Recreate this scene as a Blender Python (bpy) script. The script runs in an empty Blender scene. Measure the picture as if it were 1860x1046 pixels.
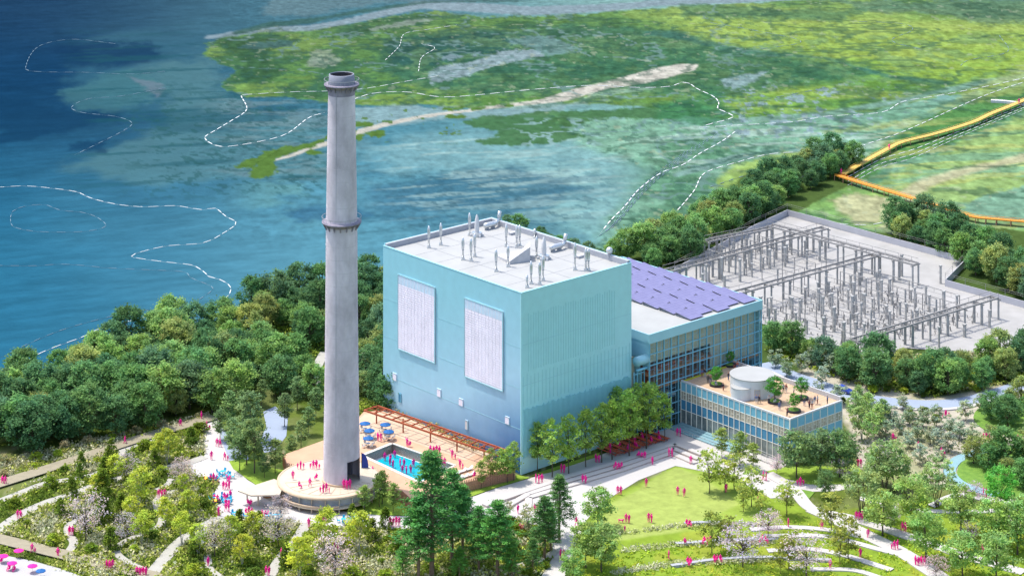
import bpy, bmesh, math, random
import numpy as np
from mathutils import Vector, Matrix
S = bpy.context.scene
C = S.collection
R = math.radians
rng = np.random.default_rng(7)
random.seed(7)

# ---------------- camera, sky, sun, exposure ----------------
CAMH, FPX, CX, YH = 183.0, 4160.0, 930.0, -746.0     # camera height (m), focal length / centre / horizon in photo pixels
cam = bpy.data.objects.new('camera', bpy.data.cameras.new('camera')); C.objects.link(cam)
cam.location = (0, 0, CAMH); cam.rotation_euler = (R(90), 0, 0)
cam.data.sensor_width = 36; cam.data.lens = 36 * FPX / 1860
cam.data.shift_y = -(523 - YH) / 1860
cam.data.clip_start = 5; cam.data.clip_end = 60000
S.camera = cam
SUN_AZ, SUN_EL = math.atan2(-.92, .39), R(67)         # azimuth from +Y towards +X
w = bpy.data.worlds.new("World"); S.world = w; w.use_nodes = True
nt = w.node_tree; sky = nt.nodes.new('ShaderNodeTexSky'); sky.sky_type = 'NISHITA'; sky.sun_disc = False
sky.sun_elevation = SUN_EL; sky.sun_rotation = SUN_AZ; sky.altitude = 100; sky.dust_density = 2.5; sky.ozone_density = 1
nt.links.new(sky.outputs[0], nt.nodes['Background'].inputs[0]); nt.nodes['Background'].inputs[1].default_value = .15
sun = bpy.data.objects.new('sun', bpy.data.lights.new('sun', 'SUN')); C.objects.link(sun)
sun.data.energy = 2.05; sun.data.angle = R(.6); sun.data.color = (1, .95, .87)
sd = Vector((math.sin(SUN_AZ) * math.cos(SUN_EL), math.cos(SUN_AZ) * math.cos(SUN_EL), math.sin(SUN_EL)))
sun.rotation_euler = sd.to_track_quat('Z', 'Y').to_euler(); sun.location = (0, 0, 400)
S.view_settings.view_transform = 'Standard'; S.view_settings.look = 'None'
S.view_settings.exposure = 1.17; S.view_settings.gamma = 1
S.render.engine = 'CYCLES'; S.cycles.use_denoising = True
S.cycles.max_bounces = 6; S.cycles.transparent_max_bounces = 12

# ---------------- helpers ----------------
def G(px, py, z=0.0):
    "photo pixel -> point on the horizontal plane at height z"
    Y = FPX * (CAMH - z) / (py - YH)
    return np.array(((px - CX) * Y / FPX, Y, z))
A0 = np.array((1.93, 473.4, 0.)); DR = np.array((.7462, .6657, 0.)); DL = np.array((-.6657, .7462, 0.))
FA = math.atan2(.6657, .7462)
def F(a, b, z=0.0): return A0 + a * DR + b * DL + np.array((0, 0, z))
def toF(p): d = np.asarray(p)[:2] - A0[:2]; return float(d @ DR[:2]), float(d @ DL[:2])
def pix(p): return CX + FPX * p[0] / p[1], YH + FPX * (CAMH - p[2]) / p[1]
def lin(c):
    c = np.asarray(c, float) / 255.
    return np.where(c <= .04045, c / 12.92, ((c + .055) / 1.055) ** 2.4)
K = .46
def col(r, g, b, k=None): return tuple(lin((r, g, b)) * (K if k is None else k)) + (1,)

class MB:
    def __init__(s): s.v = []; s.f = []; s.m = []; s.n = 0
    def add(s, v, f, m=0):
        v = [tuple(float(q) for q in p) for p in v]
        s.v += v; s.f += [tuple(i + s.n for i in q) for q in f]; s.m += [m] * len(f); s.n += len(v); return s
    def quad(s, a, b, c, d, m=0): return s.add([a, b, c, d], [(0, 1, 2, 3)], m)
    def prism(s, pts, z0, z1, m=0, mtop=None, bottom=True):
        n = len(pts); area = sum(pts[i][0] * pts[(i + 1) % n][1] - pts[(i + 1) % n][0] * pts[i][1] for i in range(n))
        if area < 0: pts = pts[::-1]
        v = [(p[0], p[1], z0) for p in pts] + [(p[0], p[1], z1) for p in pts]
        s.add(v, [(i, (i + 1) % n, n + (i + 1) % n, n + i) for i in range(n)] + ([tuple(range(n))[::-1]] if bottom else []), m)
        s.add(v[n:], [tuple(range(n))], m if mtop is None else mtop); return s
    def box(s, x0, x1, y0, y1, z0, z1, m=0): return s.prism([(x0, y0), (x1, y0), (x1, y1), (x0, y1)], z0, z1, m)
    def fbox(s, a0, a1, b0, b1, z0, z1, m=0, mtop=None):
        return s.prism([F(a0, b0), F(a1, b0), F(a1, b1), F(a0, b1)], z0, z1, m, mtop)
    def lathe(s, c, prof, n=32, m=0, a0=0., a1=2 * math.pi):
        full = abs(a1 - a0 - 2 * math.pi) < 1e-6; k = n if full else n + 1
        v = []
        for r, z in prof:
            for i in range(k):
                t = a0 + (a1 - a0) * i / n; v.append((c[0] + r * math.cos(t), c[1] + r * math.sin(t), c[2] + z))
        f = []
        for j in range(len(prof) - 1):
            for i in range(n):
                i2 = (i + 1) % k; f.append((j * k + i, j * k + i2, (j + 1) * k + i2, (j + 1) * k + i))
        return s.add(v, f, m)
    def cyl(s, c, r, z0, z1, n=16, m=0, r1=None):
        r1 = r if r1 is None else r1
        return s.lathe((c[0], c[1], 0), [(1e-3, z0), (r, z0), (r1, z1), (1e-3, z1)], n, m)
    def tube(s, pts, rad, n=6, m=0):
        pts = [Vector([float(q) for q in p]) for p in pts]; rad = rad if hasattr(rad, '__len__') else [rad] * len(pts)
        v = []; L = len(pts)
        for i, p in enumerate(pts):
            t = (pts[min(i + 1, L - 1)] - pts[max(i - 1, 0)]); t = t.normalized() if t.length > 1e-9 else Vector((0, 0, 1))
            u = t.cross(Vector((0, 0, 1)) if abs(t.z) < .95 else Vector((1, 0, 0))).normalized(); w_ = t.cross(u)
            for k in range(n):
                a = 2 * math.pi * k / n + math.pi / n; v.append(tuple(p + (u * math.cos(a) + w_ * math.sin(a)) * rad[i]))
        f = [(i * n + k, i * n + (k + 1) % n, (i + 1) * n + (k + 1) % n, (i + 1) * n + k) for i in range(L - 1) for k in range(n)]
        f += [tuple(range(n))[::-1], tuple(range((L - 1) * n, L * n))]
        return s.add(v, f, m)
    def bar(s, p, q, w=.1, h=None, m=0):
        "rectangular bar from p to q: w wide, h high"
        p = Vector([float(x) for x in p]); q = Vector([float(x) for x in q]); h = w if h is None else h
        t = (q - p).normalized(); u = t.cross(Vector((0, 0, 1)) if abs(t.z) < .95 else Vector((1, 0, 0))).normalized() * w / 2
        k = u.cross(t).normalized() * h / 2
        v = [p - u - k, p + u - k, p + u + k, p - u + k, q - u - k, q + u - k, q + u + k, q - u + k]
        return s.add([tuple(x) for x in v], [(3, 2, 1, 0), (4, 5, 6, 7), (0, 1, 5, 4), (1, 2, 6, 5), (2, 3, 7, 6), (3, 0, 4, 7)], m)
    def build(s, name, mats, parent=None, smooth=False, at=None):
        me = bpy.data.meshes.new(name); o = bpy.data.objects.new(name, me); C.objects.link(o)
        v = np.array(s.v, float).reshape(-1, 3)
        if parent is not None:
            r_ = parent
            while r_.parent: r_ = r_.parent
            M = np.array((Matrix.Translation(r_.location) @ r_.rotation_euler.to_matrix().to_4x4()).inverted())
            v = v @ M[:3, :3].T + M[:3, 3]; o.parent = parent
        else:
            if at is None: at = (float(v[:, 0].mean()), float(v[:, 1].mean()), float(v[:, 2].min()))
            o.location = at; v = v - np.array(at)
        me.from_pydata(v.tolist(), [], s.f)
        for mt in (mats if isinstance(mats, (list, tuple)) else [mats]): me.materials.append(mt)
        me.polygons.foreach_set('material_index', s.m)
        if smooth: me.polygons.foreach_set('use_smooth', [True] * len(s.f))
        me.update(); return o

def tag(o, label=None, cat=None, group=None, kind=None):
    if label: o['label'] = label
    if cat: o['category'] = cat
    if group: o['group'] = group
    if kind: o['kind'] = kind
    return o
def empty(name, loc, label=None, cat=None, group=None, rz=0.):
    o = bpy.data.objects.new(name, None); C.objects.link(o); o.location = tuple(float(x) for x in loc); o.rotation_euler = (0, 0, rz)
    o.empty_display_size = .5
    return tag(o, label, cat, group)
KIDS = {}
def kids(o): return list(o.children)
def copy_tree(o, parent=None):
    c = o.copy(); C.objects.link(c)
    if parent is not None: c.parent = parent
    for ch in kids(o): copy_tree(ch, c)
    return c

# ---------------- materials ----------------
def mat(name, c, rough=.7, metal=0., var=.12, scale=1., bump=0., bscale=None, spec=.3, stretch=None, c2=None, coat=0.):
    m = bpy.data.materials.new(name); m.use_nodes = True; t = m.node_tree; N = t.nodes; L = t.links
    b = N['Principled BSDF']; b.inputs['Roughness'].default_value = rough; b.inputs['Metallic'].default_value = metal
    b.inputs['Specular IOR Level'].default_value = spec; b.inputs['Coat Weight'].default_value = coat
    tc = N.new('ShaderNodeTexCoord'); mp = N.new('ShaderNodeMapping'); L.new(tc.outputs['Object'], mp.inputs[0])
    if stretch: mp.inputs['Scale'].default_value = stretch
    nz = N.new('ShaderNodeTexNoise'); nz.inputs['Scale'].default_value = scale; nz.inputs['Detail'].default_value = 6
    nz.inputs['Roughness'].default_value = .65; L.new(mp.outputs[0], nz.inputs[0])
    mx = N.new('ShaderNodeMix'); mx.data_type = 'RGBA'
    c = np.array(c[:3]); lo = c * (1 - var); hi = np.minimum(c * (1 + var), .95) if c2 is None else np.array(c2[:3])
    rp = N.new('ShaderNodeMapRange'); rp.inputs[1].default_value = .3; rp.inputs[2].default_value = .7; L.new(nz.outputs[0], rp.inputs[0])
    L.new(rp.outputs[0], mx.inputs[0]); mx.inputs[6].default_value = (*lo, 1); mx.inputs[7].default_value = (*hi, 1)
    L.new(mx.outputs[2], b.inputs['Base Color'])
    if bump:
        bp = N.new('ShaderNodeBump'); bp.inputs['Strength'].default_value = bump; bp.inputs['Distance'].default_value = .1
        n2 = N.new('ShaderNodeTexNoise'); n2.inputs['Scale'].default_value = bscale or scale * 4; n2.inputs['Detail'].default_value = 4
        L.new(mp.outputs[0], n2.inputs[0]); L.new(n2.outputs[0], bp.inputs['Height']); L.new(bp.outputs[0], b.inputs['Normal'])
    return m
def attr_mat(name, rough=.8, spec=.2, nscale=1., namt=.15, bump=0., bscale=3., bstretch=(1, 1, 1), transl=0., objcol=False, brot=0.):
    "vertex-coloured material with fine noise"
    m = bpy.data.materials.new(name); m.use_nodes = True; t = m.node_tree; N = t.nodes; L = t.links
    b = N['Principled BSDF']; b.inputs['Roughness'].default_value = rough; b.inputs['Specular IOR Level'].default_value = spec
    at = N.new('ShaderNodeAttribute'); at.attribute_name = 'Col'
    tc = N.new('ShaderNodeTexCoord')
    out = at.outputs[0]
    if objcol:
        oi = N.new('ShaderNodeObjectInfo'); mm = N.new('ShaderNodeMix'); mm.data_type = 'RGBA'; mm.blend_type = 'MULTIPLY'; mm.inputs[0].default_value = 1
        L.new(at.outputs[0], mm.inputs[6]); L.new(oi.outputs['Color'], mm.inputs[7]); out = mm.outputs[2]
    if namt:
        nz = N.new('ShaderNodeTexNoise'); nz.inputs['Scale'].default_value = nscale; nz.inputs['Detail'].default_value = 8; nz.inputs['Roughness'].default_value = .7
        L.new(tc.outputs['Object'], nz.inputs[0])
        rp = N.new('ShaderNodeMapRange'); rp.inputs[1].default_value = .3; rp.inputs[2].default_value = .7; rp.inputs[3].default_value = 1 - namt; rp.inputs[4].default_value = 1 + namt
        L.new(nz.outputs[0], rp.inputs[0])
        hs = N.new('ShaderNodeVectorMath'); hs.operation = 'SCALE'; L.new(out, hs.inputs[0]); L.new(rp.outputs[0], hs.inputs['Scale']); out = hs.outputs[0]
    L.new(out, b.inputs['Base Color'])
    if bump:
        mp = N.new('ShaderNodeMapping'); mp.inputs['Scale'].default_value = bstretch; mp.inputs['Rotation'].default_value = (0, 0, brot)
        L.new(tc.outputs['Object'], mp.inputs[0])
        bp = N.new('ShaderNodeBump'); bp.inputs['Strength'].default_value = bump; bp.inputs['Distance'].default_value = .25
        n2 = N.new('ShaderNodeTexNoise'); n2.inputs['Scale'].default_value = bscale; n2.inputs['Detail'].default_value = 5
        L.new(mp.outputs[0], n2.inputs[0]); L.new(n2.outputs[0], bp.inputs['Height']); L.new(bp.outputs[0], b.inputs['Normal'])
    if transl:
        tr = N.new('ShaderNodeBsdfTranslucent'); L.new(out, tr.inputs[0]); ms = N.new('ShaderNodeMixShader'); ms.inputs[0].default_value = transl
        L.new(b.outputs[0], ms.inputs[1]); L.new(tr.outputs[0], ms.inputs[2]); L.new(ms.outputs[0], N['Material Output'].inputs[0])
    return m
def glass_mat(name, c, alpha=.35, rough=.05):
    m = bpy.data.materials.new(name); m.use_nodes = True; t = m.node_tree; N = t.nodes; L = t.links
    b = N['Principled BSDF']; b.inputs['Roughness'].default_value = rough; b.inputs['Base Color'].default_value = c; b.inputs['Specular IOR Level'].default_value = .8
    tr = N.new('ShaderNodeBsdfTransparent'); tr.inputs[0].default_value = (.9, .95, .95, 1)
    ms = N.new('ShaderNodeMixShader'); ms.inputs[0].default_value = alpha
    L.new(tr.outputs[0], ms.inputs[1]); L.new(b.outputs[0], ms.inputs[2]); L.new(ms.outputs[0], N['Material Output'].inputs[0])
    return m
# ================= GROUND AND WATER =================
def vnoise(x, y, seed):
    xi = np.floor(x).astype(np.int64); yi = np.floor(y).astype(np.int64); fx = x - xi; fy = y - yi
    fx = fx * fx * (3 - 2 * fx); fy = fy * fy * (3 - 2 * fy)
    def h(a, b):
        n = (a * 374761393 + b * 668265263 + seed * 974634777) & 0xffffffff
        n = ((n ^ (n >> 13)) * 1274126177) & 0xffffffff
        return ((n ^ (n >> 16)) & 0xffff) / 65535.
    return (h(xi, yi) * (1 - fx) + h(xi + 1, yi) * fx) * (1 - fy) + (h(xi, yi + 1) * (1 - fx) + h(xi + 1, yi + 1) * fx) * fy
def fbm(x, y, seed, o=5, g=.55):
    s = 0; a = 1.; t = 0
    for i in range(o): s = s + a * vnoise(x * 2 ** i + 17 * i, y * 2 ** i - 9 * i, seed + i); t += a; a *= g
    return s / t
def ss(e0, e1, v): t = np.clip((v - e0) / (e1 - e0), 0, 1); return t * t * (3 - 2 * t)
def sdf(px, py, poly):
    "signed distance (photo pixels, vertical x2.2 to undo foreshortening), negative inside"
    P = np.array(poly, float); d = np.full(px.shape, 1e9); ins = np.zeros(px.shape, bool); V = 2.2
    x0, y0 = P.min(0) - 90; x1, y1 = P.max(0) + 90
    sel = (px > x0) & (px < x1) & (py > y0) & (py < y1); out = np.full(px.shape, 1e3)
    x = px[sel]; y = py[sel]; d = np.full(x.shape, 1e9); ins = np.zeros(x.shape, bool)
    for i in range(len(P)):
        a = P[i]; b = P[(i + 1) % len(P)]; ex, ey = b[0] - a[0], (b[1] - a[1]) * V; wx, wy = x - a[0], (y - a[1]) * V
        t = np.clip((wx * ex + wy * ey) / (ex * ex + ey * ey + 1e-9), 0, 1); d = np.minimum(d, np.hypot(wx - t * ex, wy - t * ey))
        c = ((a[1] > y) != (b[1] > y)); ins ^= c & (x < (b[0] - a[0]) * (y - a[1]) / (b[1] - a[1] + 1e-12) + a[0])
    out[sel] = np.where(ins, -d, d); return out
def line_d(px, py, pts, wid):
    "distance to polyline minus local half width"
    P = np.array(pts, float); V = 2.2; out = np.full(px.shape, 1e3); x0, y0 = P.min(0) - 80; x1, y1 = P.max(0) + 80
    sel = (px > x0) & (px < x1) & (py > y0) & (py < y1); x = px[sel]; y = py[sel]; d = np.full(x.shape, 1e9)
    W = wid if hasattr(wid, '__len__') else [wid] * len(P)
    for i in range(len(P) - 1):
        a, b = P[i], P[i + 1]; ex, ey = b[0] - a[0], (b[1] - a[1]) * V; wx, wy = x - a[0], (y - a[1]) * V
        t = np.clip((wx * ex + wy * ey) / (ex * ex + ey * ey + 1e-9), 0, 1)
        d = np.minimum(d, np.hypot(wx - t * ex, wy - t * ey) - (W[i] * (1 - t) + W[i + 1] * t) * V / 2)
    out[sel] = d; return out

SHORE = [(-400, 900), (-60, 745), (0, 712), (45, 690), (95, 672), (150, 655), (205, 628), (250, 606), (305, 590), (360, 588), (420, 592), (455, 600), (470, 596), (446, 575),
         (444, 556), (470, 534), (515, 520), (560, 524), (600, 516), (650, 504), (700, 496), (800, 445), (900, 415), (1000, 425), (1080, 452), (1108, 462), (1130, 452), (1150, 444), (1180, 430), (1215, 412),
         (1250, 388), (1290, 366), (1330, 345), (1345, 320), (1300, 302), (1262, 300), (1180, 296), (1090, 300)]
UPLAND = [(1262, 232), (1180, 205), (1060, 196), (960, 196), (860, 206), (760, 214), (690, 228), (660, 238), (600, 250), (540, 262), (505, 276), (470, 296), (440, 322), (395, 330), (330, 300)]
BAY = SHORE + [(1010, 268), (1100, 240)] + UPLAND + [(350, 255), (420, 215), (395, 165), (410, 135), (376, 100), (380, 78), (470, 60), (420, 30), (400, -40), (330, -2500), (-90000, -700), (-90000, 6000), (-6000, 2500)]
def terrain_color(px, py, X, Y):
    n1 = fbm(X / 22, Y / 30, 1); n2 = fbm(X / 6, Y / 9, 2); n3 = fbm(X / 90, Y / 110, 3, 4); n4 = fbm(X / 2.2, Y / 4.5, 4, 4)
    st = fbm((X + .45 * Y) / 26, (Y - .3 * X) / 5, 5); st2 = fbm((X + .25 * Y) / 40, (Y - .25 * X) / 7, 9)
    n5 = fbm(X / 1.6, Y / 3.2, 6, 3); wob = (n1 - .5) * 46 + (n2 - .5) * 24; w5 = (n5 - .5) * 12 + (n4 - .5) * 14
    def C3(r, g, b): return lin((r, g, b))
    col_ = np.zeros(px.shape + (3,))
    # --- water: deep navy far left, blue near, teal towards the right
    t = ss(0, 1, px / 700 + (n3 - .5) * .4)[..., None]
    far = ss(520, 120, py + (n3 - .5) * 120)[..., None]
    near_c = C3(40, 120, 158) * (1 - t) + C3(92, 160, 186) * t
    far_c = C3(18, 68, 108) * (1 - t) + C3(70, 130, 150) * t
    c = near_c * (1 - far) + far_c * far
    rt = ss(700, 1250, px + (n3 - .5) * 200)[..., None]
    c = c * (1 - rt) + C3(132, 184, 182) * rt
    c = c * (.9 + .22 * st[..., None])
    def lay(cc, m, k=1.):
        nonlocal c
        m = (np.clip(m, 0, 1) * k)[..., None]; c = c * (1 - m) + np.asarray(cc) * m
    def P(poly, cc, feather=8, k=1., wb=1., off=0, hf=1.):
        lay(cc, ss(feather, -feather, sdf(px, py, poly) + wob * wb + w5 * hf + off), k)
    def Ln(pts, wid, cc, feather=3, k=1., wb=.4):
        lay(cc, ss(feather, -feather, line_d(px, py, pts, wid) + wob * wb + w5 * .35), k)
    c = c * (.80 + .42 * fbm((X + .35 * Y) / 9, (Y - .35 * X) / 2.2, 77, 4)[..., None])
    # shallows and dark beds, upper left
    P([(200, 60), (420, 70), (560, 40), (420, 180), (330, 235), (200, 190), (120, 150)], C3(52, 108, 134), 30, .7, 2)
    P([(270, 120), (400, 90), (440, 200), (600, 230), (600, 330), (420, 320), (240, 330), (120, 300), (300, 230), (300, 170)], C3(88, 138, 148), 30, .62, 2)
    P([(90, 90), (260, 80), (300, 105), (150, 120)], C3(16, 62, 102), 16, .8, 1.5)
    P([(0, 185), (200, 190), (240, 225), (100, 240), (0, 260)], C3(16, 64, 102), 16, .7, 1.5)
    P([(240, 205), (420, 200), (560, 190), (460, 232), (300, 240)], C3(28, 88, 110), 14, .5, 1.5)
    P([(110, 165), (230, 130), (300, 155), (270, 175), (200, 205), (130, 205)], C3(74, 132, 140), 14, .55, 1)
    P([(240, 142), (300, 155), (285, 174), (268, 160)], C3(112, 132, 152), 6, .7, .4)
    P([(130, 262), (200, 248), (190, 275), (130, 272)], C3(18, 66, 104), 10, .7)
    lay(C3(30, 92, 108), ss(.56, .68, st2) * ss(620, 540, px) * ss(90, 180, px) * ss(420, 300, py) * ss(20, 90, py), .55)
    lay(C3(120, 150, 158), ss(.56, .66, fbm((X + .2 * Y) / 30, Y / 9, 31)) * ss(330, 460, px) * ss(700, 600, px) * ss(370, 300, py) * ss(110, 190, py), .5)
    # bay in the middle: pale glitter streaks and dark beds
    P([(640, 270), (850, 235), (1000, 270), (1250, 250), (1300, 300), (1100, 420), (900, 330), (700, 320)], C3(140, 190, 198), 40, .55, 2)
    P([(690, 350), (760, 300), (900, 310), (1010, 320), (1080, 345), (960, 380), (800, 385), (700, 400)], C3(58, 112, 142), 20, .7, 2.2)
    P([(640, 380), (720, 330), (880, 360), (1000, 400), (1080, 440), (800, 460)], C3(74, 132, 160), 24, .5, 2)
    lay(C3(172, 206, 206), ss(.53, .66, st) * ss(640, 760, px) * ss(450, 330, py) * ss(200, 260, py), .5)
    lay(C3(46, 106, 136), ss(.55, .66, st2) * ss(560, 700, px) * ss(1180, 1000, px) * ss(480, 420, py) * ss(260, 330, py), .5)
    lay(C3(110, 170, 170), ss(.5, .62, n1) * ss(380, 520, px) * ss(660, 560, px) * ss(430, 360, py) * ss(300, 340, py), .5)
    P([(520, 380), (600, 372), (690, 390), (620, 408), (540, 405)], C3(40, 96, 138), 14, .6, 1.5)
    # small weed streaks on the flats
    wd = fbm((X + .3 * Y) / 2.6, Y / 3.4, 61, 3)
    lay(C3(44, 98, 104), ss(.58, .66, wd) * ss(170, 300, px) * ss(680, 560, px) * ss(380, 330, py) * ss(120, 200, py), .6)
    lay(C3(60, 110, 130), ss(.6, .68, wd) * ss(640, 760, px) * ss(1240, 1000, px) * ss(440, 400, py) * ss(270, 330, py), .5)
    # --- the wet marsh of the right half
    MARSH = [(1000, 205), (1262, 225), (1400, 215), (2600, 60), (3200, 500), (1500, 560), (1345, 350), (1180, 430), (1090, 445), (1120, 380), (1180, 310), (1060, 265)]
    P(MARSH, C3(126, 178, 150), 26, .85, 1.4)
    lay(C3(86, 142, 108), ss(.47, .6, n1) * ss(1080, 1250, px) * ss(190, 230, py) * ss(480, 400, py), .8)
    lay(C3(168, 200, 190), ss(.56, .64, st) * ss(1080, 1250, px) * ss(190, 230, py) * ss(330, 290, py), .8)
    # --- green marsh island across the top
    ISL = [(376, 82), (410, 66), (470, 58), (560, 52), (640, 42), (700, 30), (790, 20), (870, 32), (1000, 30), (1240, 14), (1500, -6), (2600, -120), (6000, -400), (6000, 900), (3000, 300), (1860, 150),
           (1560, 205), (1400, 222), (1262, 212), (1180, 196), (1060, 190), (960, 196), (860, 198), (760, 190), (680, 192), (600, 188), (520, 176), (440, 174), (395, 158), (425, 130), (372, 102)]
    P(ISL, C3(100, 150, 76), 5, 1, .55)
    isl = ss(5, -5, sdf(px, py, ISL) + wob * .55)
    lay(C3(66, 116, 78), isl * ss(.46, .66, n1) * ss(1500, 900, px), .9)
    lay(C3(140, 176, 78), isl * ss(.5, .62, fbm(X / 30, Y / 22, 41)), .6)
    P([(1240, 22), (1500, 22), (1700, 30), (2600, 0), (2600, 200), (1860, 145), (1700, 150), (1560, 135), (1440, 100), (1340, 86), (1250, 60), (1200, 40)], C3(156, 190, 74), 44, .85, 1.3)
    lay(C3(120, 178, 70), isl * ss(.44, .66, n3) * ss(1200, 1450, px), .7)
    lay(C3(180, 200, 92), .6 * isl * ss(.5, .7, fbm(X / 40, Y / 14, 42)) * ss(1150, 1400, px), .6)
    P([(690, 74), (800, 56), (960, 52), (1110, 44), (1240, 58), (1300, 90), (1500, 110), (1660, 130), (1500, 150), (1300, 175), (1100, 168), (900, 168), (770, 160), (690, 130)], C3(56, 112, 92), 12, .78, 1.2)
    P([(700, 74), (860, 60), (940, 66), (900, 100), (760, 122), (700, 120)], C3(40, 90, 92), 10, .7, 1)
    lay(C3(108, 152, 104), isl * ss(.5, .6, n2) * ss(680, 760, px) * ss(50, 70, py), .55)
    # tidal pools (grey water between reeds)
    P([(776, 140), (800, 118), (860, 112), (905, 96), (965, 92), (980, 100), (930, 112), (880, 128), (820, 142), (785, 150)], C3(152, 178, 190), 4, .95, .5)
    P([(790, 100), (870, 96), (870, 104), (800, 112)], C3(140, 170, 184), 4, .8, .8)
    P([(935, 74), (1000, 66), (1060, 88), (1000, 96)], C3(120, 158, 170), 5, .6, .9)
    P([(640, 62), (740, 34), (790, 36), (720, 52), (690, 54)], C3(158, 176, 170), 4, .7, .6)
    P([(560, 95), (600, 92), (620, 120), (560, 122)], C3(172, 184, 178), 5, .6, 1)
    P([(395, 75), (470, 65), (540, 75), (480, 100), (520, 130), (480, 155), (420, 150), (440, 112), (400, 95)], C3(46, 92, 62), 10, .75, 1.2)
    P([(460, 78), (530, 76), (540, 88), (430, 88)], C3(70, 112, 130), 4, .6, .6)
    P([(1312, 146), (1345, 138), (1400, 128), (1380, 142), (1340, 158), (1318, 158)], C3(150, 180, 190), 5, .8, .4)
    Ln([(1180, 60), (1240, 68), (1330, 90), (1400, 98), (1500, 106), (1560, 124), (1620, 140), (1720, 152)], 9, C3(60, 116, 108), 6, .75, .5)
    Ln([(1900, 132), (1780, 152), (1700, 168), (1640, 184), (1560, 196), (1500, 208), (1400, 216), (1290, 224)], 10, C3(128, 172, 160), 6, .9, .3)
    lay(C3(150, 178, 196), ss(.57, .63, n4 * .5 + n2 * .5) * ss(1240, 1300, px) * ss(1700, 1560, px) * ss(140, 165, py) * ss(270, 240, py), .8)
    Ln([(1230, 318), (1290, 300), (1330, 286), (1400, 278), (1500, 268)], 9, C3(128, 168, 164), 4, .9, .25)
    Ln([(1240, 306), (1310, 296), (1340, 284), (1500, 262)], 3, C3(58, 112, 96), 3, .7, .2)
    # river beyond and strip of far marsh
    Ln([(380, 118 - 50), (480, 54), (560, 52), (640, 38), (700, 24), (760, 10), (860, 14), (960, 20), (1080, 16), (1200, 6), (1320, 2), (1500, -8), (2600, -60)], [6, 8, 9, 10, 12, 14, 16, 16, 13, 10, 10, 12, 30], C3(140, 166, 182), 4, .95, .15)
    Ln([(430, 60), (500, 44), (560, 38), (640, 24), (720, 12), (800, 2), (1000, 0)], [3, 7, 9, 8, 7, 6, 4], C3(58, 104, 98), 4, .85, .4)
    P([(480, -60), (1900, -60), (1900, 0), (1300, -4), (900, 0), (700, 6), (560, 30), (480, 26)], C3(96, 134, 148), 8, .8, .6)
    P([(1500, 0), (1700, 4), (2200, -20), (2200, 46), (1780, 40), (1600, 20)], C3(84, 128, 112), 8, .7, 1)
    P([(1240, 8), (1400, 14), (1560, 20), (1520, 38), (1300, 34), (1240, 30)], C3(76, 130, 96), 8, .7, 1)
    # sand spit
    P([(640, 196), (760, 192), (900, 200), (1000, 186), (1100, 182), (1000, 206), (840, 214), (700, 226), (640, 232)], C3(148, 182, 190), 8, .75, .9)
    Ln([(494, 292), (530, 282), (560, 270), (600, 258), (640, 243), (700, 226), (760, 213), (820, 205), (880, 197), (940, 190), (1000, 183), (1040, 172)], [2, 5, 6, 8, 8, 7, 5, 5, 5, 6, 8, 9], C3(210, 208, 200), 3, 1, .06)
    P([(990, 178), (1030, 166), (1080, 154), (1140, 138), (1190, 124), (1240, 116), (1268, 118), (1262, 128), (1220, 140), (1170, 152), (1110, 160), (1060, 174), (1030, 184), (1000, 186)], C3(210, 208, 200), 3, 1, .1, 0, .25)
    Ln([(1180, 160), (1110, 168), (1060, 182)], 6, C3(150, 186, 170), 4, .6, .8)
    # bright reed islands
    gi = C3(92, 132, 60)
    P([(430, 304), (446, 290), (470, 288), (478, 276), (520, 264), (560, 260), (600, 244), (600, 254), (560, 270), (530, 278), (505, 286), (494, 294), (502, 306), (498, 318), (480, 325), (458, 324), (452, 312), (470, 300), (446, 306)], gi, 3, 1, .25)
    for (x, y, a, b) in ((684, 243, 20, 6), (660, 226, 20, 5), (828, 212, 20, 5), (826, 198, 20, 4), (650, 250, 12, 6), (922, 192, 12, 3), (870, 198, 14, 3), (570, 276, 18, 4)):
        P([(x + a * math.cos(q), y + b * math.sin(q)) for q in np.linspace(0, 6.28, 10)[:-1]], gi, 3, 1, .15)
    P([(842, 222), (880, 212), (930, 210), (980, 206), (1060, 198), (1160, 194), (1262, 186), (1310, 206), (1220, 214), (1120, 214), (1040, 222), (1020, 236), (1060, 246), (1000, 262), (930, 268), (880, 264), (854, 256), (900, 248), (902, 238), (866, 232)], C3(72, 122, 68), 5, .9, .7)
    lay(C3(150, 190, 196), ss(.055, .02, np.abs(fbm(X / 9, Y / 12, 51, 4) - .5)) * ss(900, 980, px) * ss(1120, 1060, px) * ss(210, 222, py) * ss(272, 262, py), .8)
    P([(1200, 190), (1300, 165), (1330, 205), (1290, 232), (1200, 214)], C3(66, 134, 92), 14, .8, 1)
    lay(gi, ss(.64, .68, n4 * .6 + n2 * .4) * ss(620, 660, px) * ss(860, 820, px) * ss(192, 200, py) * ss(268, 250, py), .9)
    # right, around the boardwalk
    P([(1330, 300), (1400, 282), (1480, 276), (1560, 272), (1540, 300), (1440, 322), (1320, 350), (1290, 340)], C3(158, 190, 88), 10, .8, .9)
    P([(1480, 330), (1560, 290), (1640, 240), (1700, 205), (1860, 150), (2400, 60), (2400, 180), (1860, 205), (1740, 258), (1600, 310), (1540, 352)], C3(86, 146, 74), 9, .9, .6)
    P([(1640, 220), (1860, 120), (2400, 0), (2400, 60), (1860, 165), (1700, 205), (1600, 232), (1500, 240)], C3(168, 186, 106), 10, .6, 1)
    P([(1540, 352), (1740, 262), (1860, 206), (2600, 120), (2600, 640), (1860, 520), (1620, 400)], C3(160, 194, 112), 12, .85, 1)
    lay(C3(128, 182, 152), ss(.5, .6, st2) * ss(1560, 1640, px + (py - 300) * .6) * ss(220, 260, py) * ss(560, 500, py), .7)
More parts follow.
